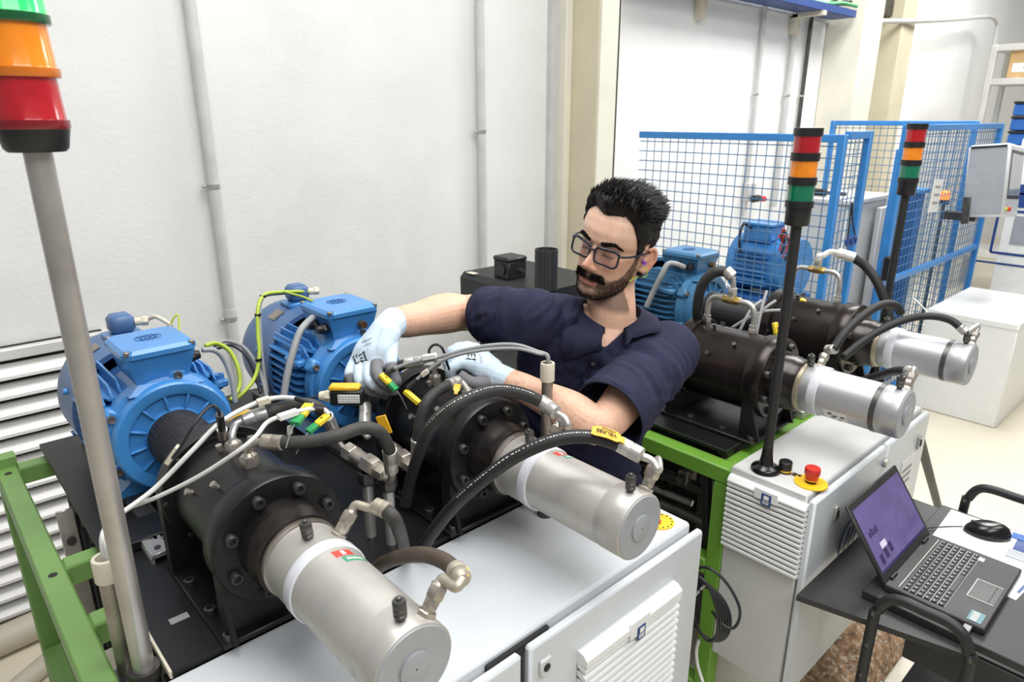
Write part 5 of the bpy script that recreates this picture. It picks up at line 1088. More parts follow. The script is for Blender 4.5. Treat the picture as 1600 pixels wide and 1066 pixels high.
# ------------------------------------------------------------------ cable coil on cabinet A
cc = thing('cable_coil', 'coiled dark cable hanging beside the near white cabinet', 'cable', at(1105, 990, X=1.20))
def cp(px, py, x=1.2): return at(px, py, X=x)
for i in range(6):
    cx, cy, rx, ry = 1100+2*i, 952+1.5*i, 19+2.2*i, 50-1.5*i; ph = .3*i
    build(MB().tube([cp(cx+rx*math.cos(a)+10*math.sin(a), cy+ry*math.sin(a), 1.185+.006*i+.008*math.sin(a+ph)) for a in [2*math.pi*j/14 for j in range(14)]], .0032, 8, 4, closed=True), 'loop', 'cable_black', cc, ang=180)
build(MB().tube([cp(1096, 925), cp(1086, 905), cp(1092, 888), cp(1112, 890), cp(1136, 912, 1.21), cp(1154, 945, 1.21), cp(1155, 968, 1.21), cp(1145, 982, 1.21), cp(1128, 975), cp(1112, 955)], .0034, 8), 'loose_loop', 'cable_black', cc, ang=180)
build(MB().tube([cp(1082, 936), cp(1090, 926), cp(1102, 914)], .003, 8), 'tie', 'label_white', cc)
cable('white cable trailing down from the dark cable coil', [cp(1092, 1000), cp(1088, 1018), cp(1090, 1040), cp(1098, 1066), cp(1106, 1090)], .004, 'cable_white')
# ================================================================== PERSON
from mathutils import noise as mnoise
def loft(mb, secs, n=36):
    v = []; f = []
    for (c, a, b) in secs:
        c = V(c); a = V(a); b = V(b)
        for i in range(n): t = 2*math.pi*i/n; v.append(c+a*math.cos(t)+b*math.sin(t))
    for j in range(len(secs)-1):
        for i in range(n): f.append((j*n+i, j*n+(i+1) % n, (j+1)*n+(i+1) % n, (j+1)*n+i))
    f.append(tuple(reversed(range(n)))); f.append(tuple(range((len(secs)-1)*n, len(secs)*n))); return mb.add(v, f)
def limb(mb, pts, radii, n=20, sub=6):
    P = spline(pts, sub); m = len(P)-1; k = len(radii)-1
    def R(t):
        x = t*k; i = min(int(x), k-1); u = x-i; u = u*u*(3-2*u); return radii[i]*(1-u)+radii[i+1]*u
    mb.tube(P, R, n, 1); mb.ell(P[0], (radii[0],)*3, n, 10); mb.ell(P[-1], (radii[-1],)*3, n, 10); return mb
def remesh(mb, vox, smooth=2, fac=.5):
    me = bpy.data.meshes.new('tmp'); me.from_pydata([tuple(p) for p in mb.v], [], mb.f)
    bm = bmesh.new(); bm.from_mesh(me); bmesh.ops.recalc_face_normals(bm, faces=bm.faces); bm.to_mesh(me); bm.free()
    o = bpy.data.objects.new('tmp', me); COL.objects.link(o)
    r = o.modifiers.new('r', 'REMESH'); r.mode = 'VOXEL'; r.voxel_size = vox
    if smooth: s_ = o.modifiers.new('s', 'SMOOTH'); s_.iterations = smooth; s_.factor = fac
    dg = bpy.context.evaluated_depsgraph_get(); out = bpy.data.meshes.new_from_object(o.evaluated_get(dg)); bpy.data.objects.remove(o, do_unlink=True); return out
def mesh_obj(me, name, material, parent, ang=180):
    loc = ORG[parent]; me.transform(Matrix.Translation(-loc)); me.materials.clear(); me.materials.append(MATS[material]); shade(me, ang)
    o = bpy.data.objects.new(name, me); COL.objects.link(o); o.parent = parent; ORG[o] = loc; return o
def vcol_mat(name, rough, bump=0., bscale=200., sss=0., spec=.4, var=.0, vscale=30):
    m = mat(name, (200, 200, 200), rough, bump=bump, bscale=bscale, sss=sss, spec=spec); nt = m.node_tree; b = nt.nodes['Principled BSDF']
    at_ = nt.nodes.new('ShaderNodeVertexColor'); at_.layer_name = 'tint'; out = at_.outputs[0]
    if var:
        nz = nt.nodes.new('ShaderNodeTexNoise'); nz.inputs['Scale'].default_value = vscale; nz.inputs['Detail'].default_value = 6
        mr = nt.nodes.new('ShaderNodeMapRange'); mr.inputs[1].default_value = .3; mr.inputs[2].default_value = .7; mr.inputs[3].default_value = 1-var; mr.inputs[4].default_value = 1+var*.6
        nt.links.new(nz.outputs['Fac'], mr.inputs[0]); mx = nt.nodes.new('ShaderNodeMix'); mx.data_type = 'RGBA'; mx.blend_type = 'MULTIPLY'; mx.inputs[0].default_value = 1
        nt.links.new(out, mx.inputs[6]); nt.links.new(mr.outputs[0], mx.inputs[7]); out = mx.outputs[2]
    nt.links.new(out, b.inputs['Base Color']); return m
def paint(me, fn):
    ca_ = me.color_attributes.new('tint', 'FLOAT_COLOR', 'POINT')
    co = np.empty(len(me.vertices)*3); me.vertices.foreach_get('co', co); co = co.reshape(-1, 3)
    ca_.data.foreach_set('color', np.asarray(fn(co), dtype=np.float32).ravel())
vcol_mat('skin', .48, bump=.12, bscale=350, sss=.25, var=.07, vscale=60)
vcol_mat('glove_knit', .8, bump=.35, bscale=900, var=.06, vscale=60)
mat('navy_pique', (40, 42, 66), .85, var=.12, vscale=26, bump=.35, bscale=900, spec=.25)
mat('navy_trim', (34, 36, 58), .8, var=.08, vscale=30, bump=.2, bscale=900, spec=.25)
mat('trouser', (34, 36, 48), .85, var=.1)
mat('hair_black', (24, 21, 20), .55, var=.3, vscale=60, spec=.25)
mat('frame_navy', (22, 24, 42), .28, var=.05, coat=.3)
gm = mat('glass_lens', (246, 244, 252), .04, var=0, rvar=0, trans=1.0, spec=.5); gm.node_tree.nodes['Principled BSDF'].inputs['IOR'].default_value = 1.12
mat('earplug', (150, 90, 190), .5); mat('cord_lime', (190, 220, 60), .5); mat('eye_white', (225, 222, 216), .2); mat('eye_iris', (52, 34, 24), .15)
# ------------------------------------------------------------------ head frame (x = his right, y = forward, z = up)
HP = V((1.1825, .950, 1.4665)); hf = V((-.988, -.145, -.012)).normalized(); hu = V((.012, -.167, .984)); hr = hf.cross(hu).normalized(); hu = hr.cross(hf).normalized(); hu = (hu-hr*.085).normalized(); hr = hf.cross(hu).normalized()
HM = Matrix(((hr.x, hf.x, hu.x, HP.x), (hr.y, hf.y, hu.y, HP.y), (hr.z, hf.z, hu.z, HP.z), (0, 0, 0, 1))) @ Matrix.Scale(.972, 4); HI = np.array(HM.inverted())
def H(x, y, z): return HM @ V((x, y, z))
zk = [-.120, -.112, -.100, -.085, -.072, -.064, -.055, -.042, -.02, .006, .022, .045, .07, .09, .105, .114, .118]
yf = [.060, .083, .092, .087, .094, .0915, .0955, .092, .088, .087, .096, .097, .089, .072, .048, .026, .001]
yb = [.010, -.008, -.030, -.050, -.062, -.068, -.074, -.082, -.090, -.096, -.0985, -.099, -.090, -.073, -.050, -.027, -.001]
hw = [.018, .031, .044, .052, .057, .0595, .0615, .0640, .0675, .0705, .0725, .0745, .0720, .0600, .0415, .0225, .001]
def ip(z, t): return np.interp(z, zk, t)
def smooth_tab(t):   # gentle smoothing so that the profile has no kinks
    z = np.linspace(zk[0], zk[-1], 241); y = np.interp(z, zk, t); k = np.ones(9)/9; yy = np.convolve(np.pad(y, 4, 'edge'), k, 'valid'); yy[:3] = y[:3]; yy[-3:] = y[-3:]; return z, yy
TB = [smooth_tab(t) for t in (yf, yb, hw)]
def head_pt(z, a):
    F_, B_, W_ = (np.interp(z, *t) for t in TB); c = math.cos(a); s_ = math.sin(a)   # a = 0 front
    x = W_*math.copysign(abs(s_)**.82, s_); yc = (F_+B_)/2*.55+.0; y = yc+(F_-yc)*math.copysign(abs(c)**.92, c) if c > 0 else yc+(yc-B_)*c
    g = lambda px, pz, sx, sz: math.exp(-((x-px)/sx)**2-((z-pz)/sz)**2)
    dy = 0
    if c > 0:
        nr = np.interp(z, [-.049, -.043, -.037, -.030, -.020, -.004, .006, .016], [0, .004, .020, .0345, .0310, .0185, .0115, .001]); sg = np.interp(z, [-.042, -.030, -.006, .015], [.0125, .0112, .0078, .008])
        dy += nr*math.exp(-(abs(x)/sg)**2.2)
        for sx in (-1, 1):
            dy += .0115*g(sx*.0148, -.0370, .0072, .0072)                # alae
            dy -= .0125*g(sx*.030, .004, .0155, .0105)                  # sockets
            dy += .0085*g(sx*.031, .001, .0125, .0085)                  # lids over the eyeballs
            dy += .0035*g(sx*.026, .021, .017, .006)                    # brows
            dy += .0045*g(sx*.046, -.020, .016, .016)                   # cheekbones
            dy -= .0035*g(sx*.040, -.055, .012, .016)
            dy -= .003*g(sx*.025, -.067, .006, .006)                    # mouth corners
            dy -= .0022*g(sx*.024, -.043, .005, .012)                   # nasolabial
        dy += .0038*g(0, -.0595, .016, .0045)+.0052*g(0, -.0745, .015, .0050)-.0042*g(0, -.0667, .022, .0022)
        dy += .004*g(0, -.100, .016, .012)-.0025*g(0, -.084, .018, .006)
    return (x, y+dy, z)
NZ, NA = 150, 220
def zz_(j): t = j/NZ; return -.120+.238*(t-.035*math.sin(2*math.pi*t)/(2*math.pi)*0)
hv = []; hfaces = []
for j in range(NZ+1):
    for i in range(NA):
        hv.append(head_pt(zz_(j), 2*math.pi*i/NA))
for j in range(NZ):
    for i in range(NA): hfaces.append((j*NA+i, j*NA+(i+1) % NA, (j+1)*NA+(i+1) % NA, (j+1)*NA+i))
hfaces.append(tuple(reversed(range(NA)))); hfaces.append(tuple(range(NZ*NA, (NZ+1)*NA)))
skin = MB().add([HM @ V(p) for p in hv], hfaces)
# ears
for sx in (-1, 1):
    ec_ = V((sx*.0775, -.013, -.010)); tilt = Matrix.Rotation(sx*math.radians(30), 3, 'Z') @ Matrix.Rotation(math.radians(10), 3, 'X')
    e = MB().ell((0, 0, 0), (.0040, .0175, .031), 16, 12)
    rim = [V((sx*.006, .019*math.cos(a)*(.82 if math.sin(a) < 0 else 1), .033*math.sin(a))) for a in [math.radians(q) for q in range(-120, 150, 18)]]
    rim = [V((p.x, -p.y, p.z)) for p in rim]
    e.tube(rim, .0042, 10, 3); e.ell((sx*.003, .010, -.002), (.005, .005, .007), 10, 8); e.ell((sx*.002, .004, -.030), (.005, .009, .009), 12, 8); e.ell((sx*-.006, .004, 0), (.012, .012, .02), 12, 8)
    skin.add([H(*(tilt @ (p*.88)+ec_)) for p in e.v], e.f)
# ------------------------------------------------------------------ joints
NB = at(955, 496, D=1.572)
SR = at(822, 497, D=1.555); ER = at(728, 489, D=1.74); WR = at(612, 505, D=1.535)
SL = at(1032, 562, D=1.555); EL = at(938, 664, D=1.385); WL = at(792, 594, D=1.475)
CH = at(912, 590, D=1.685); WA = at(908, 740, D=1.80); HIP = WA+V((.05, .035, -.10))
lat = V((.737, -.676, 0)); fwd = V((-.70, -.71, 0)).normalized(); up = V((0, 0, 1))
limb(skin, [H(0, -.020, -.05), H(0, -.026, -.10), NB+V((0, 0, -.01)), NB+V((.02, .03, -.08))], [.054, .053, .056, .075], 28)
limb(skin, [NB+V((.03, .04, -.10)), CH+V((.01, .01, 0)), WA, HIP], [.09, .105, .095, .090], 24)
limb(skin, [SR, SR.lerp(ER, .5)+V((0, 0, .006)), ER, ER.lerp(WR, .3)+V((0, 0, .006)), ER.lerp(WR, .75), WR], [.053, .049, .046, .0500, .039, .032], 24)
limb(skin, [SL, SL.lerp(EL, .5), EL, EL.lerp(WL, .3), EL.lerp(WL, .75), WL], [.052, .046, .040, .0415, .032, .0275], 24)
limb(skin, [SR, NB+V((.02, .02, -.05)), SL], [.05, .06, .05], 20)
pbase = V((HIP.x, HIP.y, 0))
man = thing('person', 'man in navy polo shirt and glasses wiring the machine with gloved hands', 'person', pbase)
FT = []
for i, s_ in enumerate((-1, 1)):
    hp = HIP+lat*(.09*s_)+V((0, 0, -.04)); kn = hp+V((-.02, -.01, -.36))+lat*(.015*s_); an = V((hp.x+.03, hp.y+.04, .09))+lat*(.02*s_); FT.append(an)
    limb(skin, [hp, hp.lerp(kn, .5), kn, kn.lerp(an, .35), an], [.074, .068, .052, .048, .036], 20)
SM = (SR+SL)/2; latS = (SL-SR).normalized()
def sec(c, a, b, dir_=lat, f_=fwd): return (c, V(dir_)*a, V(f_)*b)
secs = [sec(NB+V((0, 0, .006)), .060, .060), sec(NB+V((.006, .008, -.012)), .078, .072), sec(NB.lerp(SM, .5)+V((.012, .02, -.006)), .118, .086, latS), sec(SM+V((.02, .03, -.018)), .160, .100, latS), sec(SM.lerp(CH, .5)+V((.008, .015, 0)), .166, .118, latS.lerp(lat, .5)), sec(CH, .160, .122), sec(CH.lerp(WA, .5), .152, .122), sec(WA, .152, .120), sec(HIP, .160, .125), sec(HIP+V((.01, .01, -.08)), .165, .128)]
loft(skin, [(c_, a_*.955-a_.normalized()*.004, b_*.955-b_.normalized()*.002) for (c_, a_, b_) in secs[:6]], 40)
bme = remesh(skin, .0026, 1, .3)
def sstep(x, a, b): t = np.clip((x-a)/(b-a), 0, 1); return t*t*(3-2*t)
def lin(r, g, b): return np.array(srgb(r, g, b)[:3])
def zb_line(phi):  # upper edge of the beard by angle from the front
    return np.interp(phi, [0, 14, 22, 32, 45, 58, 68, 76, 84, 100], [-.060, -.058, -.056, -.060, -.055, -.042, -.020, .012, .012, -.2])
def hair_line(phi): return np.interp(phi, [0, 18, 32, 44, 52, 60, 68, 73, 80, 88, 104, 114, 130, 150, 180], [.078, .083, .085, .074, .056, .036, .012, -.012, .0, .024, .026, -.025, -.058, -.070, -.072])
def head_local(co): return (np.c_[co, np.ones(len(co))] @ HI.T)[:, :3]
def beard_mask(l):
    x, y, z = l.T; phi = np.degrees(np.arctan2(np.abs(x), y-.004)); fr = (y > -.012)
    cheek = sstep(-z, -zb_line(phi)-.004, -zb_line(phi)+.006)*(phi < 92)
    must = np.exp(-((np.abs(x)-.012)/.022)**4)*sstep(z, -.0645, -.0615)*sstep(-z, .0435+.06*np.abs(x), .0475+.08*np.abs(x))*(y > .06)
    lips = sstep(.0245-np.abs(x), 0, .004)*sstep(z, -.0825, -.0795)*sstep(-z, .0615, .0635)*(y > .07)
    chinbare = np.exp(-((np.abs(x)-.013)/.007)**2-((z+.087)/.005)**2)*.6*(y > .06)
    below = sstep(z, -.150, -.128)
    return np.clip(np.maximum(cheek, must)*fr*(1-lips)*(1-chinbare)*below, 0, 1), lips*fr
base_c, warm_c, pale_c, lip_c, brd_c = lin(224, 180, 154), lin(212, 142, 118), lin(234, 198, 176), lin(182, 116, 104), lin(84, 66, 58)
def skin_tint(co):
    l = head_local(co); x, y, z = l.T; n = len(co); ishead = (z > -.16) & (np.abs(x) < .11) & (y > -.13) & (y < .14)
    c = np.tile(base_c, (n, 1))
    def mixc(w, col): nonlocal c; w = (w*ishead)[:, None]; c = c*(1-w)+col*w
    mixc(.5*np.exp(-((np.abs(x)-.04)/.022)**2-((z+.024)/.02)**2)*(y > .03), warm_c)
    mixc(.55*np.exp(-(x/.015)**2-((z+.03)/.012)**2)*(y > .09), warm_c)
    mixc(.6*sstep(np.abs(x), .074, .082)*(np.abs(z) < .05), warm_c)
    mixc(.5*sstep(z, .02, .05)*(y > .03), pale_c)
    b, lips = beard_mask(l); mixc(.72*b, brd_c); mixc(.85*lips, lip_c)
    phi = np.degrees(np.arctan2(np.abs(x), y-.004)); mixc(.85*sstep(z, hair_line(phi)-.002, hair_line(phi)+.008), brd_c*.5)
    for sx in (-1, 1):
        mixc(.55*np.exp(-((x-sx*.030)/.016)**4-((z-.003)/.008)**2)*(y > .05), lin(176, 120, 98))
        mixc(.85*np.exp(-((x-sx*.031)/.0125)**4-((z+.0035)/.0014)**2)*(y > .05), lin(50, 36, 32))
    # forearms a little hairier and darker, tattoo near the right sleeve
    arm = ~ishead & (co[:, 2] > .9)
    c[arm] = c[arm]*.97
    d = co-np.array(ER.lerp(SR, .22)-V((.03, .03, 0))); r_ = np.linalg.norm(d, axis=1); tat = np.array([mnoise.noise(V(p)*55) for p in co[(r_ < .055)]])
    w = np.zeros(n); w[r_ < .055] = np.clip((np.abs(tat) < .09)*.55, 0, 1)*(1-(r_[r_ < .055]/.055)**2); c = c*(1-w[:, None])+lin(90, 84, 92)*w[:, None]
    return np.c_[c, np.ones(n)]
paint(bme, skin_tint)
body = mesh_obj(bme, 'body', 'skin', man)
# ------------------------------------------------------------------ hair, beard, brows
hvn = np.array(hv).reshape(NZ+1, NA, 3)
du = np.roll(hvn, -1, 1)-np.roll(hvn, 1, 1); dv = np.empty_like(hvn); dv[1:-1] = hvn[2:]-hvn[:-2]; dv[0] = dv[1]; dv[-1] = dv[-2]
nn_ = np.cross(du, dv); nn_ /= np.linalg.norm(nn_, axis=2, keepdims=True)+1e-12
if (nn_[70, 0] @ np.array([0, 1, 0])) < 0: nn_ = -nn_
flat = hvn.reshape(-1, 3); phi_all = np.degrees(np.arctan2(np.abs(flat[:, 0]), flat[:, 1]-.004)); hl = hair_line(phi_all)
hmask = sstep(flat[:, 2], hl-.001, hl+.010)
def hair_thick(p):
    z = p[:, 2]; y = p[:, 1]; topw = sstep(z, .055, .105); t = .0028+.003*sstep(z, .0, .05)+.0135*topw+.009*topw*sstep(y, .0, .07)
    return t
ht_ = hair_thick(flat); keep = hmask > .02
off = flat+nn_.reshape(-1, 3)*(ht_*hmask)[:, None]
off[:, 2] += hmask*sstep(flat[:, 2], .06, .1)*.004; off[:, 1] += hmask*sstep(flat[:, 2], .07, .1)*.008*sstep(flat[:, 1], 0, .06)
for i in np.where(keep)[0]:
    p = V(off[i]); k = mnoise.noise(V((p.x*40, p.y*26, p.z*60)))*.0035+mnoise.noise(V((p.x*110, p.y*60, p.z*110)))*.0018; off[i] += nn_.reshape(-1, 3)[i]*k*hmask[i]
hm_ = MB(); idx = -np.ones(len(flat), int); ks = np.where(keep)[0]; idx[ks] = np.arange(len(ks)); hm_.v = [HM @ V(off[i]) for i in ks]
for q in hfaces[:-2]:
    if all(keep[list(q)]): hm_.f.append(tuple(int(idx[i]) for i in q))
tp = [int(idx[i]) for i in range(NZ*NA, (NZ+1)*NA) if idx[i] >= 0]; hm_.f.append(tuple(tp))
rs = np.random.RandomState(3)
def strand(mb, p, n, d, L, r0, bend=None, seg=3):
    p = V(p); d = V(d).normalized(); s_ = d.cross(V((.3, .5, .8))).normalized(); t_ = d.cross(s_); base = len(mb.v); bend = V(bend) if bend is not None else V()
    for k in range(seg):
        u = k/seg; c = p+d*(L*u)+bend*(u*u*L); rr = r0*(1-u*.75)
        for a in (0, 2.094, 4.189): mb.v.append(HM @ (c+(s_*math.cos(a)+t_*math.sin(a))*rr))
    mb.v.append(HM @ (p+d*L+bend*L))
    for k in range(seg-1):
        for a in range(3): b0 = base+3*k; mb.f.append((b0+a, b0+(a+1) % 3, b0+3+(a+1) % 3, b0+3+a))
    b0 = base+3*(seg-1)
    for a in range(3): mb.f.append((b0+a, b0+(a+1) % 3, base+3*seg))
nf = nn_.reshape(-1, 3)
area = np.clip(np.abs(np.interp(flat[:, 2], *TB[2])), .004, None)
def pick(mask, n):
    w = mask*area; w = w/w.sum(); return rs.choice(len(flat), n, p=w)
for i in pick(hmask*(hmask > .35), 5200):
    p = off[i]; n = nf[i]; z = flat[i, 2]; y = flat[i, 1]; tw = float(sstep(np.array([z]), .050, .095)[0]); fr = float(sstep(np.array([y]), -.01, .07)[0])
    w1 = mnoise.noise(V((p[0]*30, p[1]*22, p[2]*22))); w2 = mnoise.noise(V((p[0]*30+9, p[1]*22, p[2]*22+5)))
    if tw > .4: d = n*(.20+.18*fr)+np.array([-.45*w1-.25+rs.normal(0, .10), -.55+.75*fr+.6*w2+rs.normal(0, .10), .25+.35*fr+rs.normal(0, .08)])
    else: d = n*.30+np.array([rs.normal(0, .10), -.45+.3*w1+rs.normal(0, .12), -.80+rs.normal(0, .12)])
    strand(hm_, p-n*.0045, n, d, (.0055+.0185*tw)*rs.uniform(.75, 1.2), .0008+.0014*tw, bend=(.35*w1, -.30*tw, -.12*tw), seg=3)
hair = build(hm_, 'hair', 'hair_black', man, ang=60)
bd = MB(); bmk, _l = beard_mask(flat); zf = flat[:, 2]
low = bmk**1.5*(.35+.65*sstep(-zf, .035, .075))*(1-.55*np.exp(-((np.abs(flat[:, 0])-.020)/.014)**2-((zf+.090)/.012)**2))*(1+1.6*(np.abs(flat[:, 0]) < .034)*(zf > -.065))
for i in pick(low*(bmk > .25), 7000):
    p = flat[i]; n = nf[i]; mu = (zf[i] > -.065) and abs(p[0]) < .036
    side = math.copysign(1, p[0])
    d = n*.55+np.array([side*(.75*min(1, abs(p[0])/.008) if mu else .12)+rs.normal(0, .2), rs.normal(0, .2), -.8+rs.normal(0, .22)])
    strand(bd, p-n*.0006, n, d, (.0090 if mu else .0036+.0025*min(1, max(0, -(zf[i]+.08)/.03)))*rs.uniform(.7, 1.2), .00055 if mu else .00038, seg=2)
bm2 = np.zeros(len(flat))
for sx in (-1, 1):
    xx = flat[:, 0]*sx; zc_ = .0205+.006*np.clip((xx-.012)/.026, 0, 1)-.010*np.clip((xx-.040)/.012, 0, 1); bm2 += (xx > .011)*(xx < .052)*np.exp(-((zf-zc_)/(.0042-.0016*np.clip((xx-.03)/.02, 0, 1)))**2)*(flat[:, 1] > .03)
for i in pick(bm2*(bm2 > .3), 1300):
    p = flat[i]; n = nf[i]; side = math.copysign(1, p[0]); strand(bd, p-n*.0006, n, n*.4+np.array([side*.9+rs.normal(0, .15), -.2, .25+rs.normal(0, .15)]), .0075*rs.uniform(.7, 1.2), .00055, seg=2)
build(bd, 'beard_and_brows', 'hair_black', man, ang=None)
# ------------------------------------------------------------------ glasses
gl_ = MB(); LCX, LCY, LCZ, LW, LHH = .0335, .1005, -.003, .0265, .0175
def lens_pt(sx, a, k=1.0):
    e = .42; c, s_ = math.cos(a), math.sin(a); x = LW*k*math.copysign(abs(c)**e, c); z = LHH*k*math.copysign(abs(s_)**e, s_)*(1.06 if c > 0 else .96)
    x = LCX+x; return H(sx*x, LCY-.010*((x)/.06)**2*1.2-.10*(-z)*0, LCZ+z)
for sx in (-1, 1):
    gl_.tube([lens_pt(sx, 2*math.pi*i/28) for i in range(28)], .0025, 8, 2, closed=True)
    gl_.tube([H(sx*.060, .0885, .008), H(sx*.066, .083, .0085), H(sx*.0735, .060, .008), H(sx*.0775, .02, .008), H(sx*.0785, -.008, .009), H(sx*.078, -.022, .0), H(sx*.077, -.030, -.014)], .0026, 8, 5)
    gl_.tube([lens_pt(sx, math.radians(q_)) for q_ in range(25, 160, 12)], .0031, 8, 2)
gl_.tube([H(-.0085, .1005, .003), H(-.004, .106, .0065), H(.004, .106, .0065), H(.0085, .1005, .003)], .0029, 8, 5)
gb = build(gl_, 'glasses_frame', 'frame_navy', man, ang=180)
for sx in (-1, 1):
    b = MB().add([lens_pt(sx, 2*math.pi*i/28, .97) for i in range(28)], [tuple(range(28))]); b2_ = [p+(H(0, 1, 0)-H(0, 0, 0))*.0012 for p in b.v]
    n0 = len(b.v); b.add(b2_, [tuple(range(28))]); b.f += [(i, (i+1) % 28, n0+(i+1) % 28, n0+i) for i in range(28)]; build(b, 'lens', 'glass_lens', gb)
# lowered lashes
ls = MB()
for sx in (-1, 1):
    for i in range(46):
        u_ = i/45*2-1; x = sx*(.0315+.0125*u_); z = -.0045+.0030*u_*u_-.001*u_; q = np.array(head_pt(z, math.atan2(x, .085)))
        k_ = np.argmin(((flat-np.array([x, .085, z]))**2).sum(1)); q = flat[k_]
        strand(ls, q, None, (sx*.25*u_*2, .8, -.55), .0055, .00055, seg=2)
build(ls, 'eyelashes', 'hair_black', man, ang=None)
ep = build(MB().cyl(H(-.076, .003, -.012), H(-.085, .008, -.012), .0044, n=12), 'ear_plug', 'earplug', man)
build(MB().tube([H(-.086, .006, -.022), H(-.088, -.006, -.032), H(-.086, -.014, -.046), H(-.074, .004, -.050), H(-.066, .02, -.06)], .0014, 6), 'plug_cord', 'cord_lime', ep)
build(MB().cyl(H(-.071, .001, -.042), H(-.0835, .004, -.042), .0048, n=14), 'ear_tunnel', 'black_gloss', man)
# ------------------------------------------------------------------ polo shirt
sh = MB(); nkax = (H(0, -.02, -.05)-NB).normalized()
loft(sh, secs, 48)
def sleeve_(S, E, f0, r0, r1, r2):
    d = (E-S).normalized(); L = (E-S).length
    a = S-d*.03; limb(sh, [a, S+d*L*.3, S+d*L*f0*.7], [r0, r1, r1], 28)
    up_ = V((0, 0, 1)); e1 = d.cross(up_).normalized(); e2 = e1.cross(d)
    loft(sh, [(S+d*L*.15, e1*r1*1.02, e2*r1*1.04), (S+d*L*f0*.6, e1*r2*.98, e2*r2), (S+d*L*f0, e1*r2, e2*r2*1.05)], 40)
    return S+d*L*f0, d
hemR, dR = sleeve_(SR, ER, .60, .066, .066, .064)
hemL, dL = sleeve_(SL, EL, .86, .070, .072, .076)
limb(sh, [SR, NB+V((.012, .018, -.045)), SL], [.062, .062, .066], 24)
sme = remesh(sh, .0048, 5, .5)
bm = bmesh.new(); bm.from_mesh(sme); dele = []
for f in bm.faces:
    c = f.calc_center_median(); n = f.normal
    if n.dot(dR) > .6 and abs((c-hemR).dot(dR)) < .012 and (c-hemR).length < .085: dele.append(f)
    elif n.dot(dL) > .6 and abs((c-hemL).dot(dL)) < .012 and (c-hemL).length < .10: dele.append(f)
    elif (c-NB).dot(nkax) > -.016 and (c-NB).length < .075: dele.append(f)
    elif n.z < -.7 and c.z < HIP.z-.06: dele.append(f)
    else:
        q = c-NB; dn = -q.dot(nkax); ff = q.dot(fwd)
        if ff > .015 and -.03 < dn < .056 and abs(q.dot(lat)+.004+.026*max(0, dn)/.06) < .046*(1-dn/.058): dele.append(f)
bmesh.ops.delete(bm, geom=dele, context='FACES')
bvs_ = [v for v in bm.verts if v.is_boundary]
for _ in range(14):
    new = {}
    for v in bvs_:
        nb = [e.other_vert(v) for e in v.link_edges if e.is_boundary]
        if len(nb) == 2: new[v] = v.co*.4+(nb[0].co+nb[1].co)*.3
    for v, c in new.items(): v.co = c
bm.normal_update()
for v in bm.verts:
    p = v.co; aR = (p-SR).length; aL = (p-SL).length; n = v.normal
    ls_ = p.dot(lat); fs_ = p.dot(fwd); z_ = p.z
    w = mnoise.noise(V((p.x*13, p.y*13, z_*8)))*.0045+mnoise.noise(V((p.x*34, p.y*34, z_*20)))*.0014
    d1 = (ls_*.55+z_*.84); d2 = (ls_*-.84+z_*.55)          # diagonal pulls from the left shoulder to the right hip
    f1 = abs(mnoise.noise(V((d1*34, d2*7, fs_*7+3))))*.016*max(0, min(1, (SM.z-.04-z_)/.10))
    d3 = (ls_*-.60+z_*.80); d4 = (ls_*.80+z_*.60)
    f2 = abs(mnoise.noise(V((d3*38, d4*8, fs_*8+11))))*.014*math.exp(-(((p-SR).length-.12)/.10)**2)
    t = (p-SL).dot(dL); f3 = abs(mnoise.noise(V((t*34, ls_*9+4, z_*9))))*.017*math.exp(-((p-SL.lerp(EL, .45)).length/.12)**2)
    t2 = (p-SR).dot(dR); f4 = abs(mnoise.noise(V((t2*36, fs_*9, z_*9+8))))*.017*math.exp(-((p-SR.lerp(ER, .35)).length/.12)**2)
    v.co = p+n*(w-f1-f2-f3-f4+.005)
SV = [v.co.copy() for v in bm.verts]; bm.verts.index_update(); SF = [tuple(v.index for v in f.verts) for f in bm.faces]
bm.to_mesh(sme); bm.free()
tmp = bpy.data.objects.new('tmp', sme); COL.objects.link(tmp); so = tmp.modifiers.new('s', 'SOLIDIFY'); so.thickness = .0024; so.offset = 0
dg = bpy.context.evaluated_depsgraph_get(); sme2 = bpy.data.meshes.new_from_object(tmp.evaluated_get(dg)); bpy.data.objects.remove(tmp, do_unlink=True)
shirt = mesh_obj(sme2, 'polo_shirt', 'navy_pique', man, ang=180)
# hem bands
for (c, d, r_, k) in ((hemR, dR, .0645, 1.05), (hemL, dL, .0775, 1.05)):
    e1 = d.cross(V((0, 0, 1))).normalized(); e2 = e1.cross(d); b = MB(); n = 40; v = []
    for (h, rr) in ((-.020, r_+.0012), (.004, r_+.0020), (.004, r_-.0015), (-.020, r_-.0015)):
        for i in range(n): a = 2*math.pi*i/n; v.append(c+d*h+(e1*math.cos(a)+e2*math.sin(a)*k)*rr)
    f = []
    for j in range(4):
        for i in range(n): f.append((j*n+i, j*n+(i+1) % n, ((j+1) % 4)*n+(i+1) % n, ((j+1) % 4)*n+i))
    build(b.add(v, f), 'sleeve_hem', 'navy_trim', shirt, ang=50)
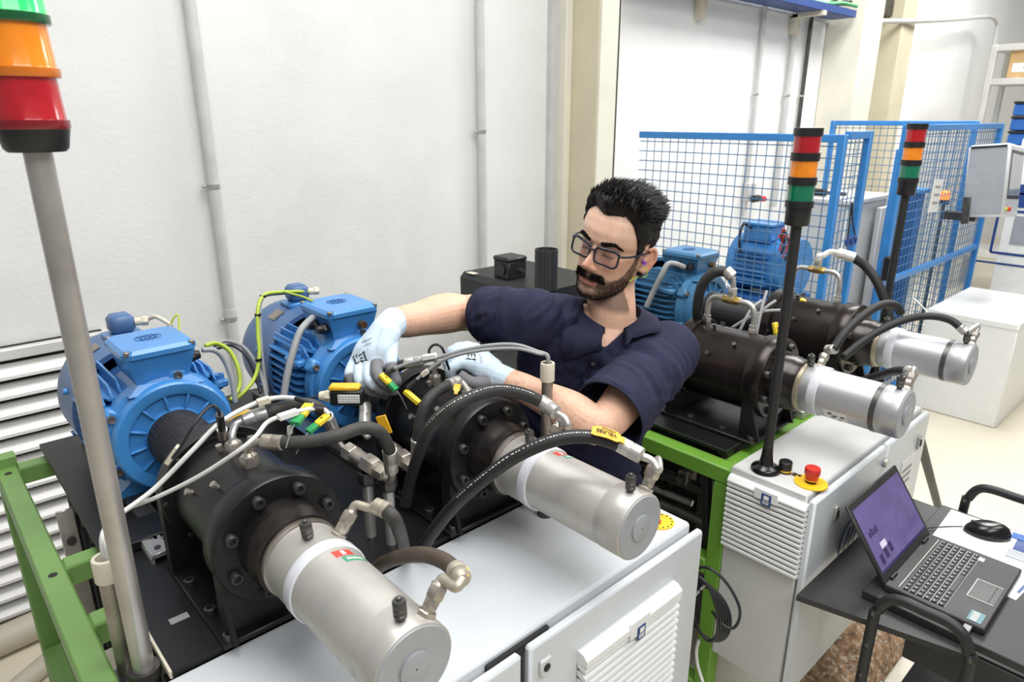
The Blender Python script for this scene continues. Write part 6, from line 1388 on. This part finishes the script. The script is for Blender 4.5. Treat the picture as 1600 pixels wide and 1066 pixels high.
# collar
from mathutils.bvhtree import BVHTree
bvs = BVHTree.FromPolygons(SV, SF)
def outside(q, m_):
    loc, nrm, i_, d_ = bvs.find_nearest(q)
    if loc is not None and (q-loc).dot(nrm) < m_ and d_ < .05: return loc+nrm*m_
    return q
na = (nkax+V((0, 0, .35))).normalized(); cl = (lat-na*lat.dot(na)).normalized(); cf = na.cross(cl); cf = -cf if cf.dot(fwd) < 0 else cf
cb = MB(); n = 52; rows = []; o0 = NB+V((.004, .006, 0))
for i in range(n+1):
    t = -164+328*i/n; a = math.radians(t); fr = max(0, (abs(t)-70)/94)
    dirr = cf*(-math.cos(a))+cl*math.sin(a)
    rt = .066+.008*fr; drop = .034*fr**1.5
    inner = o0+dirr*(rt-.002)+na*(-.022-drop); topi = o0+dirr*(rt+.000)+na*(.024-drop); topo = o0+dirr*(rt+.005)+na*(.0235-drop)
    fl = .040+.030*math.exp(-((abs(t)-128)/26)**2); out_ = .030+.022*math.exp(-((abs(t)-125)/30)**2)
    lower = outside(o0+dirr*(rt+out_)+na*(.022-drop-fl), .013); mid_ = outside(topo.lerp(lower, .5)+dirr*.006, .015)
    rows.append((inner, topi, topo, mid_, lower))
for r_ in rows: cb.v += list(r_)
for i in range(n):
    for k in range(4): cb.f.append((i*5+k, (i+1)*5+k, (i+1)*5+k+1, i*5+k+1))
collar = build(cb, 'collar', 'navy_trim', shirt, ang=50); md = collar.modifiers.new('s', 'SOLIDIFY'); md.thickness = .0022
# placket and buttons follow the chest surface
from mathutils.bvhtree import BVHTree
bv = BVHTree.FromPolygons([v.co+ORG[man] for v in sme2.vertices], [tuple(p.vertices) for p in sme2.polygons])
def on_shirt(px, py, off=.0015):
    o = _c; d = (at(px, py, D=1)-_c).normalized(); h = bv.ray_cast(o, d); return (h[0]-d*off) if h[0] is not None else at(px, py, D=1.6)
pk = MB(); n_ = 9
for i in range(n_+1):
    x, y = 934-20*i/n_, 552+58*i/n_
    for dx in (-9, 0, 9): pk.v.append(on_shirt(x+dx, y, .0035))
pk.f = [(3*i+j, 3*i+j+1, 3*i+j+4, 3*i+j+3) for i in range(n_) for j in (0, 1)]
pl2 = build(pk, 'placket', 'navy_trim', shirt, ang=180)
for (x, y) in ((927, 569),):
    p = on_shirt(x, y, .004); d = (_c-p).normalized(); build(MB().cyl(p, p+d*.003, .0058, n=16, ch=.001), 'button', 'black_plastic', shirt)
# trousers and shoes
tr = MB()
loft(tr, [sec(HIP+V((0, 0, .02)), .150, .115), sec(HIP+V((0, 0, -.08)), .155, .118), sec(HIP+V((0, 0, -.14)), .150, .112)], 32)
for i, s_ in enumerate((-1, 1)):
    hp = HIP+lat*(.082*s_)+V((0, 0, -.06)); an = FT[i]; kn = HIP+lat*(.10*s_)+V((-.02, -.01, -.40)); limb(tr, [hp, hp.lerp(kn, .5), kn, kn.lerp(an, .5), V((an.x, an.y, .07))], [.098, .09, .074, .066, .064], 20)
tme = remesh(tr, .008, 4); mesh_obj(tme, 'trousers', 'trouser', man)
for i in (0, 1):
    an = FT[i]; b = MB(); b.ell((an.x+fwd.x*.06, an.y+fwd.y*.06, .045), (.05, .05, .045), 18, 10); limb(b, [V((an.x-fwd.x*.03, an.y-fwd.y*.03, .05)), V((an.x+fwd.x*.10, an.y+fwd.y*.10, .042)), V((an.x+fwd.x*.17, an.y+fwd.y*.17, .038))], [.042, .044, .036], 16); b.cyl((an.x, an.y, .03), (an.x, an.y, .12), .046, n=18)
    m_s = remesh(b, .006, 2)
    for v in m_s.vertices: v.co.z = max(0, v.co.z)
    mesh_obj(m_s, 'shoe', 'black_powder', man)
# ------------------------------------------------------------------ gloves
def glove(nm, cuff, fingers, palm, coat_fn, vox=.0022):
    g = MB()
    for pts, rad in palm+fingers: limb(g, pts, rad, 16, 5)
    me = remesh(g, vox, 3, .5); paint(me, coat_fn); o = mesh_obj(me, nm, 'glove_knit', man)
    return o
kn_c, gr_c, ed_c = lin(200, 216, 230), lin(118, 118, 122), lin(40, 42, 48)
def A_(px, py, D): return at(px, py, D=D)
def seg_dist(co, pts):
    d = np.full(len(co), 9.)
    for a, b in zip(pts[:-1], pts[1:]):
        a = np.array(a); b = np.array(b); ab = b-a; t = np.clip(((co-a) @ ab)/(ab @ ab), 0, 1); d = np.minimum(d, np.linalg.norm(co-a-t[:, None]*ab, axis=1))
    return d
def coat(fing_segs, palm_pt, palm_r, cuff_pt, cuff_d):
    def fn(co):
        w = np.zeros(len(co))
        for pts, r_ in fing_segs: w = np.maximum(w, sstep(-seg_dist(co, pts), -(r_*1.15), -(r_*.95)))
        if palm_pt is not None: w = np.maximum(w, sstep(-np.linalg.norm(co-np.array(palm_pt), axis=1), -palm_r, -palm_r*.8))
        c = kn_c[None]*(1-w[:, None])+gr_c[None]*w[:, None]
        t = (co-np.array(cuff_pt)) @ np.array(cuff_d); e = sstep(t, -.006, -.003)[:, None]; c = c*(1-e)+ed_c*e
        nz = np.array([mnoise.noise(V(p)*45) for p in co])[:, None]; c = c*(1+.07*nz)
        return np.c_[c, np.ones(len(co))]
    return fn
# right hand (image left): back of the hand to the camera, fingers hanging and pinching a plug
RD = 1.485
rw = A_(613, 503, 1.520); cdR = (ER-WR).normalized()
palmR = [([WR+cdR*.006, A_(603, 517, 1.515), A_(588, 540, 1.50)], [.035, .034, .034]), ([A_(597, 520, 1.515), A_(572, 545, 1.50), A_(556, 566, 1.495)], [.029, .024, .0155]), ([A_(600, 520, 1.51), A_(578, 548, 1.492), A_(564, 568, 1.485)], [.028, .025, .0155]), ([A_(602, 522, 1.505), A_(588, 548, 1.485), A_(577, 570, 1.475)], [.028, .025, .0155]), ([A_(606, 522, 1.50), A_(599, 545, 1.482), A_(590, 565, 1.472)], [.028, .024, .015])]
pin = [A_(554, 566, 1.495), A_(546, 584, 1.475), A_(552, 602, 1.475), A_(567, 614, 1.49)]
rin = [A_(563, 568, 1.485), A_(562, 594, 1.458), A_(576, 609, 1.462), A_(597, 616, 1.482)]
mid = [A_(577, 570, 1.475), A_(577, 593, 1.448), A_(592, 607, 1.452), A_(615, 612, 1.475)]
ind = [A_(590, 564, 1.472), A_(589, 583, 1.442), A_(599, 597, 1.438), A_(613, 605, 1.452)]
thb = [A_(612, 528, 1.505), A_(611, 553, 1.478), A_(611, 574, 1.462), A_(620, 595, 1.456)]
fR = [(pin, [.0125, .0115, .0110, .0092]), (rin, [.0135, .0125, .0118, .0098]), (mid, [.0138, .0130, .0122, .0100]), (ind, [.0135, .0128, .0120, .0100]), (thb, [.0165, .0150, .0138, .0112])]
segR = [([p[1].lerp(p[2], .35), p[2], p[3]], .0145) for p in (pin, rin, mid)]+[([ind[0].lerp(ind[1], .35), ind[1], ind[2], ind[3]], .0150), ([thb[2].lerp(thb[3], .1), thb[3]], .0165)]
glR = glove('glove_right', None, fR, palmR, coat(segR, A_(604, 575, 1.44), .017, WR+cdR*.018, cdR))
# left hand (image right of the first): curled round the rear hose
cdL = (EL-WL).normalized()
palmL = [([WL+cdL*.006, A_(776, 588, 1.485), A_(760, 580, 1.49)], [.0285, .030, .031]), ([A_(770, 585, 1.49), A_(745, 572, 1.492), A_(724, 568, 1.49)], [.029, .025, .016]), ([A_(768, 580, 1.50), A_(742, 563, 1.505), A_(721, 556, 1.505)], [.029, .025, .016]), ([A_(768, 578, 1.515), A_(742, 556, 1.522), A_(724, 547, 1.522)], [.028, .024, .0155]), ([A_(770, 580, 1.525), A_(746, 553, 1.537), A_(730, 543, 1.54)], [.026, .022, .015])]
iL = [A_(724, 567, 1.49), A_(705, 577, 1.485), A_(707, 589, 1.495), A_(718, 590, 1.51)]
mL = [A_(721, 555, 1.505), A_(701, 561, 1.505), A_(703, 575, 1.515), A_(715, 577, 1.53)]
rL = [A_(724, 547, 1.522), A_(706, 549, 1.53), A_(705, 563, 1.545), A_(716, 568, 1.555)]
pL = [A_(730, 543, 1.54), A_(714, 543, 1.552), A_(711, 554, 1.566), A_(720, 561, 1.57)]
tL = [A_(768, 596, 1.475), A_(750, 600, 1.463), A_(735, 597, 1.463), A_(723, 589, 1.475)]
fL = [(iL, [.0138, .0128, .0118, .0100]), (mL, [.0140, .0130, .0120, .0102]), (rL, [.0135, .0124, .0115, .0098]), (pL, [.0122, .0112, .0104, .0090]), (tL, [.0165, .0150, .0135, .0112])]
segL = [([p[2], p[3]], .0145) for p in (iL, mL, rL, pL)]+[([tL[0].lerp(tL[1], .55), tL[1], tL[2], tL[3]], .0175)]
glL = glove('glove_left', None, fL, palmL, coat(segL, None, 0, WL+cdL*.018, cdL))
# printed glove marks: small crown-like letters lying on the cloth
def cast(o_, px, py, off=.0006):
    bv_ = cast.c.get(o_)
    if bv_ is None: bv_ = cast.c[o_] = BVHTree.FromPolygons([v.co+ORG[man] for v in o_.data.vertices], [tuple(p.vertices) for p in o_.data.polygons])
    d = (at(px, py, D=1)-_c).normalized(); h = bv_.ray_cast(_c, d); return (h[0]-d*off) if h[0] is not None else None
cast.c = {}
def mark(o_, polys, x0, y0, ux, uy):
    b = MB()
    for poly in polys:
        q = [cast(o_, x0+ux[0]*a+uy[0]*c, y0+ux[1]*a+uy[1]*c) for a, c in poly]
        if all(p is not None for p in q): b.add(q, [tuple(range(len(q)))])
    if b.v: build(b, 'printed_mark', 'ink', o_, ang=None)
def bar(x0, y0, x1, y1, w):
    dx, dy = x1-x0, y1-y0; L = math.hypot(dx, dy) or 1; nx, ny = -dy/L*w/2, dx/L*w/2; return [(x0+nx, y0+ny), (x1+nx, y1+ny), (x1-nx, y1-ny), (x0-nx, y0-ny)]
LOGO = [bar(0, 0, 0, 8, 1.8), bar(0, 8, 4, 8, 1.8), bar(4, 0, 4, 8, 1.8), bar(7, 0, 7, 9, 1.8), bar(7, 0, 11, 0, 1.6), bar(7, 4.5, 10.5, 4.5, 1.6), bar(7, 9, 11, 9, 1.6), bar(13.5, -1, 13.5, 9, 1.8), bar(12, -1, 15.5, -1, 1.6), bar(-1.5, -1, 1.2, -2.6, 1.4), bar(3, -1, 5.2, -2.6, 1.4), bar(12, 9.5, 15, 11, 1.6)]
mark(glR, LOGO, 553, 560, (1.12, -.62), (.42, 1.1))
mark(glR, [bar(1.8*i, 0, 1.8*i+1, 1.2, 1.0) for i in range(10)], 565, 535, (.9, -.42), (.3, .8)); mark(glR, [bar(2*i, 0, 2*i+1.2, 1.0, .9) for i in range(7)], 568, 541, (.9, -.42), (.3, .8))
mark(glL, LOGO, 744, 545, (-.20, 1.25), (-1.15, -.15)); mark(glL, [bar(1.9*i, 0, 1.9*i+1, 1.0, .9) for i in range(8)], 750, 553, (.12, 1), (-.9, 0)); mark(glL, [bar(1.9*i, 0, 1.9*i+1, 1.0, .8) for i in range(6)], 753, 556, (.12, 1), (-.9, 0))
# forearm hair
fh_ = MB(); bvb = BVHTree.FromPolygons([v.co+ORG[man] for v in bme.vertices], [tuple(p.vertices) for p in bme.polygons])
for (E_, W_, k) in ((ER, WR, 900), (EL, WL, 1000)):
    ax = (W_-E_).normalized(); e1 = ax.cross(up).normalized(); e2 = e1.cross(ax)
    for _ in range(k):
        t = rs.uniform(-.08, .93); a = rs.uniform(0, 6.28); o = E_.lerp(W_, t); d = e1*math.cos(a)+e2*math.sin(a); h = bvb.ray_cast(o+d*.09, -d, .09)
        if h[0] is None: continue
        p = h[0]; dd_ = (ax*.9+h[1]*.35+e1*rs.normal(0, .35)+e2*rs.normal(0, .35)).normalized(); s_ = dd_.cross(h[1]).normalized()*.00013; L = rs.uniform(.007, .014); b0 = len(fh_.v)
        fh_.v += [p-s_, p+s_, p+dd_*L]; fh_.f.append((b0, b0+1, b0+2))
build(fh_, 'arm_hair', 'hair_black', man, ang=None)
